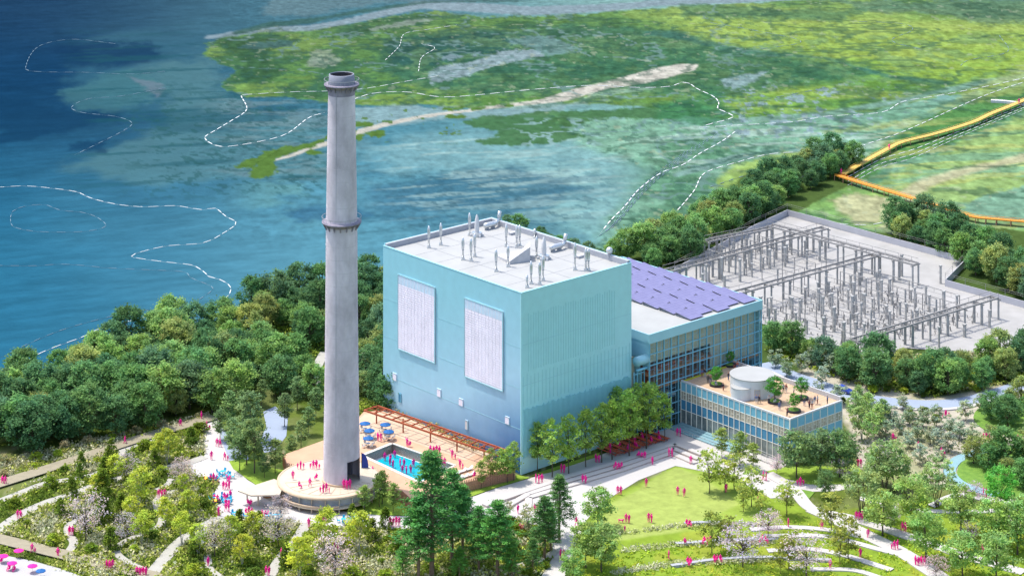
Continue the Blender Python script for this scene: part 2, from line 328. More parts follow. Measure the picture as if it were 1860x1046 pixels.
    lay(C3(188, 200, 112), ss(.53, .62, st) * ss(1560, 1640, px) * ss(200, 240, py) * ss(560, 500, py), .6)
    Ln([(1590, 400), (1630, 362), (1680, 334), (1740, 314), (1820, 296), (1950, 270), (2300, 230)], [34, 22, 14, 12, 12, 14, 30], C3(208, 206, 168), 8, .9, .4)
    P([(1400, 350), (1530, 330), (1640, 356), (1600, 420), (1500, 410), (1420, 385)], C3(140, 188, 96), 10, .8, .8)
    P([(1500, 362), (1560, 348), (1626, 360), (1600, 404), (1560, 408), (1530, 386)], C3(206, 204, 164), 8, .85, .5)
    P([(1752, 372), (1790, 352), (1860, 338), (2300, 300), (2300, 420), (1860, 404), (1800, 396), (1760, 388)], C3(128, 178, 158), 6, .9, .4)
    P([(1740, 410), (1860, 418), (2200, 420), (2200, 470), (1860, 460), (1790, 440)], C3(140, 188, 88), 8, .7, .7)
    P([(1180, 430), (1240, 392), (1300, 352), (1340, 338), (1350, 345), (1300, 380), (1240, 420), (1190, 446)], C3(176, 190, 182), 6, .8, .4)
    gr = ss(5, -5, np.minimum(sdf(px, py, ISL), sdf(px, py, MARSH)) + wob)[..., None]
    c = c * (1 + gr * (.85 * (fbm(X / 2.6, Y / 5.5, 81, 4) - .5) + .4 * (fbm(X / 9, Y / 6, 91, 4) - .5))[..., None])
    lay(C3(54, 104, 92), ss(.6, .66, fbm(X / 3.2, Y / 5, 83, 4)) * gr[..., 0] * ss(1700, 1300, px), .5)
    ck = np.abs(fbm(X / 34, Y / 40, 101, 5) - .5)
    lay(C3(120, 158, 160), ss(.018, .006, ck) * gr[..., 0] * ss(1550, 1200, px), .7)
    lay(C3(58, 104, 84), ss(.03, .012, np.abs(fbm(X / 50, Y / 34, 103, 5) - .5)) * gr[..., 0], .6)
    lay(C3(186, 200, 170), ss(.7, .76, fbm(X / 4, Y / 5, 105, 4)) * gr[..., 0], .35)
    up = (ss(300, 500, px) * ss(470, 420, py))[..., None]
    c = c * (1 + .55 * up * (fbm(X / 1.7, Y / 3.0, 111, 3) - .5)[..., None])
    dkl = (gr[..., 0] * ss(1100, 500, px))[..., None]; c = c * (1 - .22 * dkl) + C3(70, 110, 110) * .14 * dkl
    # --- the park side: land under the trees
    sh = SHORE[:34] + [(1400, 300), (1480, 285), (1560, 300), (1560, 330), (1430, 392), (1640, 430), (1620, 380), (1700, 400), (2600, 520), (9000, 3000), (-9000, 3000)]
    P(sh, C3(92, 120, 62), 4, 1, .25)
    land = ss(4, -4, sdf(px, py, sh) + wob * .25)
    land = np.maximum(land, ss(640, 700, py - (700 - px) * .12 * (px < 700)) * (px > -400))
    lay(C3(92, 120, 62), land)
    park = land * ss(690, 740, py + (n1 - .5) * 20)
    lay(C3(158, 168, 98), park * ss(.42, .6, n2), .8)
    lay(C3(196, 192, 158), park * ss(.54, .66, n4 * .6 + n1 * .4), .75)
    lay(C3(120, 146, 48), park * ss(.52, .62, n1), .7)
    # right garden: pale paving and sand under the small trees
    P([(1470, 650), (1600, 700), (1700, 720), (1860, 690), (2400, 640), (2400, 930), (1860, 920), (1700, 880), (1560, 850), (1540, 760), (1440, 690)], C3(238, 230, 216), 8, .97, .4)
    lay(C3(190, 196, 140), park * ss(.55, .68, n2) * ss(1530, 1600, px) * ss(900, 860, py), .7)
    # lawn and sloping meadow
    P([(1040, 1120), (1040, 960), (1085, 910), (1225, 847), (1300, 862), (1400, 900), (1470, 922), (1560, 940), (1600, 900), (1860, 920), (2200, 930), (2200, 1200)], C3(170, 204, 62), 6, 1, .2)
    mead = ss(6, -6, sdf(px, py, [(1040, 1200), (1040, 940), (1200, 920), (1500, 930), (1700, 905), (2400, 900), (2400, 1300)]))
    lay(C3(196, 206, 74), mead * ss(.5, .62, n2), .6)
    lay(C3(124, 172, 50), mead * ss(.52, .64, n1), .4)
    P([(1070, 955), (1100, 912), (1228, 846), (1290, 858), (1380, 905), (1420, 940), (1340, 952), (1240, 966), (1055, 985)], C3(190, 222, 92), 7, 1, .15, 0, .4)
    lay(C3(212, 230, 128), ss(5, -5, sdf(px, py, [(1090, 950), (1110, 912), (1228, 850), (1270, 862), (1340, 915), (1240, 965), (1080, 985)]) + wob * .6), .7)
    land_mask = np.clip(land, 0, 1)
    lum = (c * np.array((.3, .6, .1))).sum(-1, keepdims=True); sat = (.93 - .12 * ss(160, 0, py) )[..., None]
    c = lum + (c - lum) * sat; c = np.clip(c, .004, 1) * np.array((.94, .93, .85))
    return np.clip(c, 0, 1) * K, land_mask

def make_ground():
    rows_py = np.arange(-8, 1062, 1.9); Yin = FPX * CAMH / (rows_py - YH)
    Yr = np.concatenate(([30000, 12000, 6000, 3500, 2200, 1600, 1350, 1180, 1080], Yin, [418, 400, 370, 330, 250, 150, 20, -400, -4000]))
    tin = np.arange(-940, 941, 1.9) / FPX
    M_, N_ = len(Yr), len(tin) + 12
    ext = np.array([.26, .3, .4, .6, 1.2, 4.]); T = np.concatenate((-ext[::-1], tin, ext))
    Yc = np.maximum(Yr, 350)
    X = Yc[:, None] * T[None, :]; Y = np.repeat(Yr[:, None], len(T), 1)
    Ye = np.maximum(Y, 350); px = CX + FPX * X / Ye; py = YH + FPX * CAMH / Ye
    colr, land = terrain_color(px, py, X, Y)
    bay = sdf(px, py, BAY); bay = np.where(bay > 900, np.where(py > 650, 1, 1), bay)
    wmask = (bay < 0) & (land < .5)
    z = np.where(wmask, -.5, 0.)
    def mesh(name, z, keep, mt, kind='structure'):
        idx = np.arange(M_ * len(T)).reshape(M_, len(T)); q = np.stack((idx[:-1, :-1], idx[1:, :-1], idx[1:, 1:], idx[:-1, 1:]), -1).reshape(-1, 4)
        if keep is not None: q = q[keep.reshape(-1)]
        used = np.unique(q); rem = np.full(M_ * len(T), -1); rem[used] = np.arange(len(used)); q = rem[q]
        V = np.stack((X, Y, z), -1).reshape(-1, 3)[used]
        me = bpy.data.meshes.new(name); me.vertices.add(len(V)); me.vertices.foreach_set('co', V.ravel().astype(np.float32))
        me.loops.add(q.size); me.loops.foreach_set('vertex_index', q.ravel().astype(np.int32))
        me.polygons.add(len(q)); me.polygons.foreach_set('loop_start', np.arange(0, q.size, 4, dtype=np.int32))
        me.update(calc_edges=True)
        ca = me.color_attributes.new('Col', 'FLOAT_COLOR', 'POINT')
        cc = np.concatenate((colr.reshape(-1, 3)[used], np.ones((len(used), 1))), 1); ca.data.foreach_set('color', cc.ravel().astype(np.float32))
        me.materials.append(mt); o = bpy.data.objects.new(name, me); C.objects.link(o); return tag(o, kind=kind)
    mesh('ground', z, None, attr_mat('land', .9, 0., .35, .22, .35, .9))
    wf = wmask[:-1, :-1] | wmask[1:, :-1] | wmask[1:, 1:] | wmask[:-1, 1:]
    mesh('water', np.full(X.shape, -.06), wf, attr_mat('sea', .6, 0., .12, .10, 1.0, .4, (1, 3.2, 1), brot=R(-32)))
make_ground()
# ================= MATERIALS =================
def c_(r, g, b, k=.46): return tuple(lin((r, g, b)) * k)
M = {}
M['white_roof'] = mat('white_membrane', (.34, .345, .335), .7, var=.07, scale=.16, bump=.1)
M['cap'] = mat('grey_coping', (.34, .35, .38), .6, var=.1)
M['teal'] = mat('teal_metal', (.29, .54, .60), .45, var=.05, scale=.2, spec=.4)
M['teal_dark'] = mat('blue_panel', (.06, .22, .36), .4, var=.18, scale=.15, spec=.4)
M['teal_pale'] = mat('pale_blue_panel', (.17, .42, .54), .4, var=.12, scale=.15, spec=.4)
M['mullion_blue'] = mat('blue_mullion', (.20, .48, .60), .5, var=.05)
M['mullion_white'] = mat('cream_mullion', (.80, .76, .66), .5, var=.04)
M['white'] = mat('white_paint', (.55, .55, .55), .5, var=.06)
M['metal'] = mat('galvanised_metal', (.55, .57, .58), .3, .6, var=.15, scale=2)
M['concrete'] = mat('smooth_concrete', (.44, .44, .45), .8, var=.12, scale=.5, bump=.2)
M['drum'] = mat('drum_concrete', (.58, .60, .62), .7, var=.05, scale=.4)
M['louvre'] = mat('louvre_white', (.78, .74, .82), .6, var=.08, scale=.3)
M['vent_band'] = mat('pale_vent_band', (.52, .66, .78), .5, var=.08)
M['cream'] = mat('cream_timber', (.50, .43, .33), .6, var=.08, scale=.6, bump=.15)
M['cream_dark'] = mat('timber_edge', (.50, .38, .26), .6, var=.12)
M['terracotta'] = mat('terracotta_paving', (.50, .31, .20), .8, var=.1, scale=.3, bump=.15)
M['deck_pale'] = mat('pool_paving', (.52, .38, .27), .8, var=.08, scale=.25)
M['coping'] = mat('pale_coping', (.56, .52, .46), .7, var=.05)
M['slat'] = mat('brown_timber_slat', (.42, .22, .14), .7, var=.15)
M['rust'] = mat('rust_red_steel', (.36, .085, .035), .7, var=.25, scale=1.5)
M['pink'] = mat('magenta_cloth', (.85, .02, .28), .8, var=.06)
M['cyan'] = mat('cyan_paint', (.03, .40, .62), .6, var=.08)
M['blue'] = mat('blue_canvas', (.008, .10, .30), .7, var=.1)
M['navy'] = mat('navy_paint', (.02, .05, .30), .5, var=.1)
M['black'] = mat('black_iron', (.03, .03, .035), .6, var=.2)
M['orange'] = mat('orange_deck', (.62, .25, .03), .7, var=.15, scale=1.2)
M['yellow'] = mat('ochre_deck', (.58, .38, .09), .7, var=.12, scale=1.2)
M['solar'] = mat('violet_solar_glass', (.17, .16, .42), .3, var=.08, scale=.3, spec=.5)
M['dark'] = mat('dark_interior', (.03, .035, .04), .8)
M['beige'] = mat('interior_beige', (.66, .56, .40), .8, var=.12, scale=.4)
M['orange_floor'] = mat('interior_orange', (.62, .24, .10), .7, var=.15)
M['grey_wood'] = mat('weathered_wood', (.27, .24, .165), .8, var=.12, scale=.8)
M['pave'] = mat('pale_paving', (.50, .48, .45), .85, var=.06, scale=.12, c2=(.44, .42, .41))
M['path'] = mat('gravel_path', (.36, .35, .31), .9, var=.07, scale=.5)
M['step'] = mat('step_stone', (.42, .36, .32), .85, var=.08, scale=.4)
M['road'] = mat('blue_grey_asphalt', (.26, .31, .40), .85, var=.06, scale=.3)
M['cycle'] = mat('pale_blue_track', (.20, .34, .38), .85, var=.06)
M['pad'] = mat('pale_gravel', (.30, .295, .28), .95, var=.06, scale=.15, c2=(.36, .352, .34))
M['gravel'] = mat('speckled_gravel', (.44, .435, .42), .95, var=.1, scale=3.2, c2=(.23, .225, .215))
M['steel'] = mat('grey_weathered_steel', (.26, .25, .24), .7, .0, var=.3, scale=2.5)
M['yard_wall'] = mat('grey_yard_wall', (.40, .40, .43), .8, var=.07, scale=.3)
M['lawn'] = mat('bright_lawn', (.19, .31, .025), .9, var=.2, scale=.9, c2=(.25, .36, .04), bump=.3)
M['lawn_dark'] = mat('deep_green_grass', (.10, .22, .03), .9, var=.2, scale=.7, c2=(.16, .28, .04), bump=.3)  # deeper green grass, also used as planter soil
M['stone'] = mat('grey_stone', (.36, .37, .38), .9, var=.25, scale=1.5, bump=.5)
M['sand'] = mat('pale_sand', (.38, .375, .37), .95, var=.05, scale=.3)
M['red_wood'] = mat('red_wood', (.50, .10, .05), .6, var=.2, scale=2)
M['dash'] = mat('white_dash', (.62, .64, .62), .6, var=.03)
M['glass'] = glass_mat('hall_glass', (.25, .33, .36, 1), .06)
M['window'] = mat('grey_window_glass', (.34, .34, .30), .12, var=.35, scale=.35, spec=.6, c2=(.56, .50, .38))
M['window_dark'] = mat('dark_window_glass', (.10, .15, .16), .1, var=.4, scale=.3, spec=.6, c2=(.30, .34, .32))
M['pool'] = mat('pool_water', (.0, .34, .43), .2, var=.12, scale=.4, bump=.2, spec=.4)
M['pool_wall'] = mat('pool_wall', (.85, .92, .94), .6, var=.06, scale=.2)
M['trunk'] = mat('bark', (.09, .07, .05), .9, var=.3, scale=3)
M['trunk_pale'] = mat('pale_bark', (.40, .38, .30), .9, var=.2, scale=3)

# graded cladding: the blue deepens towards the foot of the pool side, fades to mint on the other
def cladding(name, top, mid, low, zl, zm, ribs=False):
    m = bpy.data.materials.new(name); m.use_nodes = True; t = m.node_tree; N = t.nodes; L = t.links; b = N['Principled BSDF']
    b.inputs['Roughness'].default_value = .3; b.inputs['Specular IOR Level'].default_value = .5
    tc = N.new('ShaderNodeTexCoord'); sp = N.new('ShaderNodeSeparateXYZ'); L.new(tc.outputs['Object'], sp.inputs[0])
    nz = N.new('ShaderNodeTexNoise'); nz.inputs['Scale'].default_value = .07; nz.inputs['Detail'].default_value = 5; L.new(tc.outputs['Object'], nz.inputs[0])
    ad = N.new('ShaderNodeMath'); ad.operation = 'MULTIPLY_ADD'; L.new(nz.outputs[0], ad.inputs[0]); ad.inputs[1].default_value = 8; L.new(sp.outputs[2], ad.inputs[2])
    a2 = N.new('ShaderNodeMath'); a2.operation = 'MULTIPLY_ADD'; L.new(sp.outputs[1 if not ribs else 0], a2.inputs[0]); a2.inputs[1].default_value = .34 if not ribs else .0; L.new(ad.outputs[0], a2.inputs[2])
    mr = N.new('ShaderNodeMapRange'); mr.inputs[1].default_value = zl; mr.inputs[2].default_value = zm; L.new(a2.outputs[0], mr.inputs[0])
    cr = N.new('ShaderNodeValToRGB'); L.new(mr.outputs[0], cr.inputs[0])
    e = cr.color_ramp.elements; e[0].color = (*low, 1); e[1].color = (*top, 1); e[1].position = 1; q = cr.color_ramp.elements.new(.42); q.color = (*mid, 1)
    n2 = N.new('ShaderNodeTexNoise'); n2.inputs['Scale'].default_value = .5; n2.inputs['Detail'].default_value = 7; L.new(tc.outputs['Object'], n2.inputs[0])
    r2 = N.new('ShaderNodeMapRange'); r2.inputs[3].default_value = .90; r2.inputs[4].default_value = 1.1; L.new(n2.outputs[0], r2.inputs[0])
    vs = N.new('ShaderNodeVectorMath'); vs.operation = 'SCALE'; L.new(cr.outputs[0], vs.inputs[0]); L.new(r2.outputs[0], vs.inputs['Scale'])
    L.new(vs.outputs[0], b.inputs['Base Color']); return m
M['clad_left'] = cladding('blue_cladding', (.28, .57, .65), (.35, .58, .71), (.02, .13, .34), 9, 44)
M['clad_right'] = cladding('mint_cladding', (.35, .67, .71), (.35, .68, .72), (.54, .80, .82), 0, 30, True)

# ================= THE BLOCK =================
BH = 37.45
def onL(px, py):
    u = (px - CX) / FPX; b = (A0[0] - A0[1] * u) / (.7462 * u + .6657); Y = A0[1] + .7462 * b; return b, CAMH - (py - YH) * Y / FPX
def onR(px, py):
    u = (px - CX) / FPX; a = (A0[1] * u - A0[0]) / (.7462 - .6657 * u); Y = A0[1] + .6657 * a; return a, CAMH - (py - YH) * Y / FPX
block = empty('cube_building', F(0, 0), 'tall windowless cube building clad in pale blue metal with white flat roof', 'building', rz=FA)
def wallquad(p0, p1, z0, z1): return MB().quad((p0[0], p0[1], z0), (p1[0], p1[1], z0), (p1[0], p1[1], z1), (p0[0], p0[1], z1))
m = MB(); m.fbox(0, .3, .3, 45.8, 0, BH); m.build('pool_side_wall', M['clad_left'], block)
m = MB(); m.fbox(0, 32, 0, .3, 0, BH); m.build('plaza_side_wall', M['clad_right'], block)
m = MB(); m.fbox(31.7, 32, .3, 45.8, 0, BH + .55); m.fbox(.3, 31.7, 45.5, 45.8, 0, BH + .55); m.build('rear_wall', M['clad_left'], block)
m = MB(); m.fbox(.3, 31.7, .3, 45.5, 36.2, 36.9); m.build('roof', M['white_roof'], block)
m = MB(); m.fbox(31.0, 31.7, .3, 44.8, 36.9, BH + .6); m.fbox(.3, 31.7, 44.8, 45.5, 36.9, BH + .6); m.build('rear_parapet', M['cap'], block)
m = MB(); m.fbox(-.05, .45, -.05, 45.85, BH, BH + .14); m.fbox(.45, 32.05, -.05, .45, BH, BH + .14); m.build('parapet_coping', M['teal'], block)
# standing ribs on the plaza side, in three courses of different rhythm
m = MB()
for k in range(88):
    a = .5 + k * .355
    for (z0, z1, every, d) in ((3.2, 13.5, 1, .16), (13.9, 20.5, 3, .05), (20.9, 33.0, 2, .05)):
        if k % every == 0:
            if z0 > 20 and (a < 1.5 or a > 27): continue
            zz = z1 - random.random() * .6
            m.fbox(a, a + .10, -d, 0, z0 + random.random() * .3, zz)
m.build('cladding_rib', mat('rib_teal', (.30, .60, .64), .45, var=.06), block)
m = MB()
for z in (9.2, 17.6, 26.0): m.fbox(-.03, 0, .3, 45.5, z, z + .10); m.fbox(.3, 31.7, -.03, 0, z + .6, z + .68)
m.fbox(-.06, .0, -.06, .0, 0, BH); m.build('panel_seam', M['teal'], block)
def louvre(p):
    (b1, z1), (b0, _), (_, z0) = onL(*p[0]), onL(*p[1]), onL(*p[2])
    f = MB(); f.fbox(-.22, -.0, b0, b1, z0, z1); o = f.build('louvre_panel', M['louvre'], block)
    f = MB()
    for (ba, bb, za, zb) in ((b0 - .12, b0 + .1, z0 - .1, z1 + .1), (b1 - .1, b1 + .12, z0 - .1, z1 + .1), (b0 + .1, b1 - .1, z1 - .08, z1 + .12), (b0 + .1, b1 - .1, z0 - .12, z0 + .08)): f.fbox(-.3, -.2, ba, bb, za, zb)
    f.build('frame', M['teal'], o)
    f = MB(); n = 11
    for k in range(1, n): bb = b0 + (b1 - b0) * k / n; f.fbox(-.26, -.22, bb - .04, bb + .04, z0 + .1, z1 - .1)
    k = 0; z = z0 + .5
    while z < z1 - 2.2: f.fbox(-.255, -.22, b0 + .1, b1 - .1, z, z + .12); z += .5
    f.build('louvre_blade', M['louvre'], o)
    f = MB(); f.fbox(-.235, -.21, b0 + .15, b1 - .15, z1 - 2.0, z1 - .15); f.build('vent_band', M['vent_band'], o)
louvre(((724, 498), (791, 520), (791, 659))); louvre(((845, 541), (914.5, 565), (914.5, 710)))
for (x, y, w_, h_, mt, nm) in ((717.5, 684, 7, 14, 'louvre', 'hatch'), (727, 722, 5, 16, 'teal_dark', 'hatch'), (798, 713, 7, 15, 'louvre', 'hatch'), (838, 730, 8, 14, 'louvre', 'hatch'), (848, 771, 5, 17, 'white', 'hatch'), (922, 763, 8, 15, 'louvre', 'hatch')):
    b1, z1 = onL(x - w_ / 2, y - h_ / 2 - 1); b0, z0 = onL(x + w_ / 2, y + h_ / 2 + 1)
    f = MB(); f.fbox(-.12, 0, b0, b1, z0, z1); o = f.build('window', M[mt], block)
    f = MB(); f.fbox(-.17, -.12, b0, b1, z1 - .12, z1); f.fbox(-.17, -.12, b0, b0 + .12, z0, z1 - .12); f.build('frame', M['mullion_blue'], o)
f = MB()
for k in range(1, 6): f.fbox(.5, 31, k * 7.4, k * 7.4 + .06, 36.9, 36.93)
for k in range(1, 4): f.fbox(k * 8, k * 8 + .06, .5, 44.6, 36.93, 36.95)
f.build('roof_seam', M['cap'], block)
# rooftop plant
RZ = 36.9
def RP(x, y): return G(620 + x / 2.989, 350 + y / 2.989, RZ)
def vent_stack(h=4.8, plain=False):
    t = empty('exhaust_stack', (0, 0, 0))
    f = MB(); f.box(-.42, .42, -.42, .42, 0, .25); f.cyl((0, 0), .36, .25, .6, 12); f.build('base', M['metal'], t)
    f = MB()
    f.lathe((0, 0, 0), [(1e-3, .6), (.2, .6), (.2, h * .45), (.3, h * .5), (.36, h * .68), (.3, h * .85), (.1, h), (1e-3, h)] if not plain else [(1e-3, .6), (.24, .6), (.24, h * .55), (1e-3, h * .55)], 14)
    f.build('pipe', M['metal'], t, True)
    f = MB(); f.cyl((0, 0), .27, h * .42, h * .45, 12); f.build('collar', M['cap'], t)
    return t
stacks = [(475, 300, 180), (540, 285, 165), (660, 365, 240), (704, 372, 245), (724, 348, 222), (696, 232, 110), (895, 292, 170), (952, 298, 175), (968, 290, 175), (840, 428, 305), (905, 402, 285),
          (1050, 245, 195), (1060, 352, 235), (1030, 495, 370), (1077, 500, 372), (1095, 478, 340), (1268, 420, 270), (1327, 425, 300), (1342, 423, 300)]
where = ['near the left parapet', 'right of the outermost one by the left parapet', 'leftmost of the three clustered mid left', 'middle one of the three clustered mid left', 'rear one of the three clustered mid left',
         'beside the rear rocket shaped cowl', 'alone behind the concrete wedge', 'left one of the close pair at the rear', 'right one of the close pair at the rear', 'left of the concrete wedge, nearer the pool side', 'at the left tip of the concrete wedge',
         'short one against the right rear parapet', 'left of the front rocket shaped cowl', 'left one of the three at the near corner', 'front one of the three at the near corner', 'rear one of the three at the near corner',
         'left of the pair by the plaza side edge', 'left one of the pair by the plaza side edge', 'right one of the pair by the plaza side edge']
p0 = vent_stack()
for i, (x, y, ty) in enumerate(stacks):
    o = p0 if i == 0 else copy_tree(p0); q = RP(x, y); o.location = q; sc_ = (y - ty) / 2.989 * q[1] / FPX / 4.8; o.scale = (1, 1, sc_)
    tag(o, 'slim metal exhaust stack ' + where[i], 'exhaust stack', 'exhaust stacks on the cube roof')
o = vent_stack(4.8, True); o.location = RP(1008, 515); tag(o, 'short open topped vent pipe closest to the near roof corner', 'vent pipe')
def cowl(x, y, lab):
    t = empty('rocket_cowl', RP(x, y), lab, 'vent cowl'); p = RP(x, y)
    f = MB(); f.cyl((p[0], p[1]), 1.2, RZ, RZ + .9, 8); f.build('hub', M['metal'], t)
    for k in range(6):
        a = k * math.pi / 3; f = MB(); f.box(p[0] + 1.35 * math.cos(a) - .22, p[0] + 1.35 * math.cos(a) + .22, p[1] + 1.35 * math.sin(a) - .22, p[1] + 1.35 * math.sin(a) + .22, RZ, RZ + .5); f.build('foot', M['white'], t)
    f = MB(); f.lathe((p[0], p[1], RZ), [(.5, .9), (.55, 2.2), (.45, 3.6), (.22, 4.6), (1e-3, 5)], 14); f.build('cone', M['white'], t, True)
cowl(736, 236, 'white rocket shaped vent cowl on a hub near the rear roof corner'); cowl(1100, 360, 'white rocket shaped vent cowl on a hub right of the concrete wedge')
def silencer(p, q, e, lab):
    A = RP(*p) + np.array((0, 0, 1.0)); B = RP(*q) + np.array((0, 0, 1.0)); E = RP(*e) + np.array((0, 0, 1.2))
    t = empty('silencer', (A + B) / 2 - np.array((0, 0, 1.0)), lab, 'silencer')
    f = MB(); f.tube([A, A + (B - A) * .08, A + (B - A) * .92, B], [.35, .62, .62, .35], 14); f.build('drum', M['metal'], t, True)
    f = MB(); f.tube([B, E, E + np.array((0, 0, .8)), E + np.array((.2, .1, 1.9))], [.4, .42, .42, .42], 10); f.build('elbow', M['metal'], t, True)
    for k in (.25, .75):
        P = A + (B - A) * k; f = MB(); f.box(P[0] - .5, P[0] + .5, P[1] - .1, P[1] + .1, RZ, RZ + .6); f.build('saddle', M['cap'], t)
silencer((775, 205), (838, 190), (856, 175), 'long metal silencer drum lying near the rear corner of the roof')
silencer((1132, 325), (1200, 308), (1214, 300), 'long metal silencer drum lying right of the front rocket cowl')
a_, b_, c2_, d_ = RP(845, 352), RP(915, 390), RP(1025, 372), RP(945, 352)
t = empty('concrete_wedge', RP(960, 372), 'angular concrete wedge with a slanting top in the middle of the roof', 'roof structure')
f = MB(); f.add([a_, b_, c2_, d_] + [a_ + (0, 0, .5), b_ + (0, 0, .7), c2_ + (0, 0, 3.1), d_ + (0, 0, .6)], [(0, 1, 5, 4), (1, 2, 6, 5), (2, 3, 7, 6), (3, 0, 4, 7), (4, 5, 6, 7)]); f.build('wedge', M['concrete'], t)
f = MB(); g_ = RP(1024, 340); f.add([c2_, g_, d_, c2_ + (0, 0, 3.05), g_ + (0, 0, 3.0), d_ + (0, 0, .55)], [(0, 1, 4, 3), (1, 2, 5, 4), (3, 4, 5), (0, 3, 5, 2)]); f.build('back_slab', M['concrete'], t)
for (x, y, l) in ((930, 226, 'low grey roof block behind the concrete wedge'), (1298, 352, 'low grey roof block near the plaza side edge')):
    p = RP(x, y); tag(MB().fbox(toF(p)[0] - .9, toF(p)[0] + .9, toF(p)[1] - .4, toF(p)[1] + .4, RZ, RZ + .45).prism([F(toF(p)[0] - 1, toF(p)[1] - .5), F(toF(p)[0] + 1, toF(p)[1] - .5), F(toF(p)[0] + 1, toF(p)[1] + .5), F(toF(p)[0] - 1, toF(p)[1] + .5)], RZ + .45, RZ + .55).build('roof_hatch', M['concrete']), l, 'roof hatch')
p = F(31.2, 6, BH); t = empty('turbine_vent', p, 'shiny ball shaped turbine vent on the right parapet', 'turbine vent')
f = MB(); f.cyl(p, .4, BH + .1, BH + .9, 10); f.build('neck', M['cap'], t)
f = MB(); f.lathe((p[0], p[1], BH + 1.6), [(.75 * math.sin(q) + 1e-3, -.75 * math.cos(q)) for q in np.linspace(0, math.pi, 9)], 14); f.build('ball', M['metal'], t, True)

# ================= THE GLASS HALL =================
HA0, HA1, HB0, HB1, HZ = 35.5, 71.4, -2., 43., 21.5
hall = empty('glass_hall', F(HA0, HB0), 'long hall with gridded glass front and pale blue frame beside the cube', 'building', rz=FA)
f = MB(); f.fbox(HA0, HA1, HB0, HB1, HZ - .5, HZ, mtop=0); f.build('roof', M['white_roof'], hall)
f = MB(); f.fbox(HA0 - .2, HA1 + .2, HB0 - .25, HB0, HZ - 1.7, HZ + .35); f.fbox(HA1, HA1 + .25, HB0, HB1, HZ - 1.7, HZ + .35); f.fbox(HA0, HA1, HB1, HB1 + .25, HZ - 1.7, HZ + .35)
f.fbox(HA0 - .2, HA0, HB0, HB1, HZ - 1.7, HZ + .25); f.build('fascia', M['teal'], hall)
f = MB(); f.fbox(HA1 - .3, HA1, HB0 + .4, HB1, 0, HZ - .5); f.fbox(HA0, HA1, HB1 - .3, HB1, 0, HZ - .5); f.fbox(HA0, HA0 + .2, 1, HB1, 0, HZ - .5); f.build('wall', M['teal'], hall)
f = MB(); f.add([F(HA0 - .1, HB0, HZ - 1.7), F(HA0 - .1, HB0, 14), F(HA0 - .1, HB0 + 1.2, 14), F(HA0 - .1, HB0 + 8, 18.5), F(HA0 - .1, HB0 + 8, HZ - 1.7)], [(0, 1, 2, 3, 4)]); f.build('gable_panel', M['teal'], hall)
f = MB()
NB = 16; rows = [HZ - 1.7 - k * 2.42 for k in range(9)]; rows[-1] = .2
f.fbox(HA0 + .1, HA1 - .1, HB0 + .02, HB0 + .06, .2, HZ - 1.7); f.build('glazing', M['glass'], hall)
f = MB()
for k in range(NB + 1): a = HA0 + (HA1 - HA0) * k / NB; f.fbox(a - .075, a + .075, HB0 - .14, HB0 + .2, 0, HZ - 1.7)
for z in rows: f.fbox(HA0, HA1, HB0 - .10, HB0 + .18, z - .07, z + .07)
f.build('mullion', M['mullion_blue'], hall)
f = MB()
for k in range(NB):
    a = HA0 + (HA1 - HA0) * k / NB; w_ = (HA1 - HA0) / NB
    for j in range(len(rows) - 1):
        z1, z0 = rows[j], rows[j + 1]; f.fbox(a + w_ * .62, a + w_ * .645, HB0 - .04, HB0 + .02, z0, z1); zz = z0 + (z1 - z0) * (.35 if (k + j) % 2 else .62)
        f.fbox(a + .1, a + w_ * .62, HB0 - .04, HB0 + .02, zz, zz + .04)
f.build('glazing_bar', M['mullion_blue'], hall)
f = MB(); f.fbox(HA0 + .3, HA1 - .4, HB0 + 1.4, HB0 + 1.6, 15.0, HZ - .5); f.fbox(56, HA1 - .4, HB0 + 1.4, HB0 + 1.6, 9.7, 15.0); f.fbox(HA0 + .3, HA1 - .4, HB0 + .6, HB0 + 9, HZ - 2.2, HZ - 1.9); f.build('inner_wall', M['beige'], hall)
f = MB(); f.fbox(HA0 + .3, HA1 - .4, HB0 + .5, HB0 + 9, 9.2, 9.6); f.fbox(HA0 + .3, 55.8, HB0 + .6, HB0 + 9, 12.4, 12.7); f.build('upper_floor', M['orange_floor'], hall)
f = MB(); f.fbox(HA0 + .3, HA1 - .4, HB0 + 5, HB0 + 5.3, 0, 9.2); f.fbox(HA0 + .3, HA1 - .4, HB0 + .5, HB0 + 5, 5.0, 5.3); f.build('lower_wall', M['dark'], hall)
f = MB()
for k in range(7): a = HA0 + 1.5 + k * 1.9; f.fbox(a, a + 1.1, HB0 + 2, HB0 + 2.8, 12.72, 13.4)
f.build('furniture', M['red_wood'], hall)
f = MB(); f.fbox(HA0 + .4, HA0 + 9, HB0 + .8, HB0 + 4.6, 6.6, 7.0); f.build('stair_landing', M['white'], hall)
# side return towards the cube
f = MB(); f.fbox(32.06, 35.3, -.6, -.5, 0, 14); f.build('link_glazing', M['glass'], hall)
f = MB()
for a in (32.1, 33.1, 34.2, 35.2): f.fbox(a - .08, a + .08, -.8, -.6, 0, 14)
for z in (2.5, 5.2, 7.9, 10.6, 13.4): f.fbox(32.06, 35.3, -.75, -.62, z, z + .16)
f.build('link_mullion', M['mullion_blue'], hall)
f = MB(); f.fbox(32.06, 35.3, 2.5, 2.8, 0, 16); f.build('link_back_wall', M['beige'], hall)
f = MB(); f.tube([F(32.1, -1.2, 16.4), F(35.5, -1.2, 16.4)], 1.0, 14); f.build('link_duct', M['teal'], hall, True)
f = MB(); f.tube([F(32.1, -1.5, 14.6), F(35.5, -1.5, 14.6)], .28, 8); f.build('link_pipe', M['mullion_blue'], hall, True)
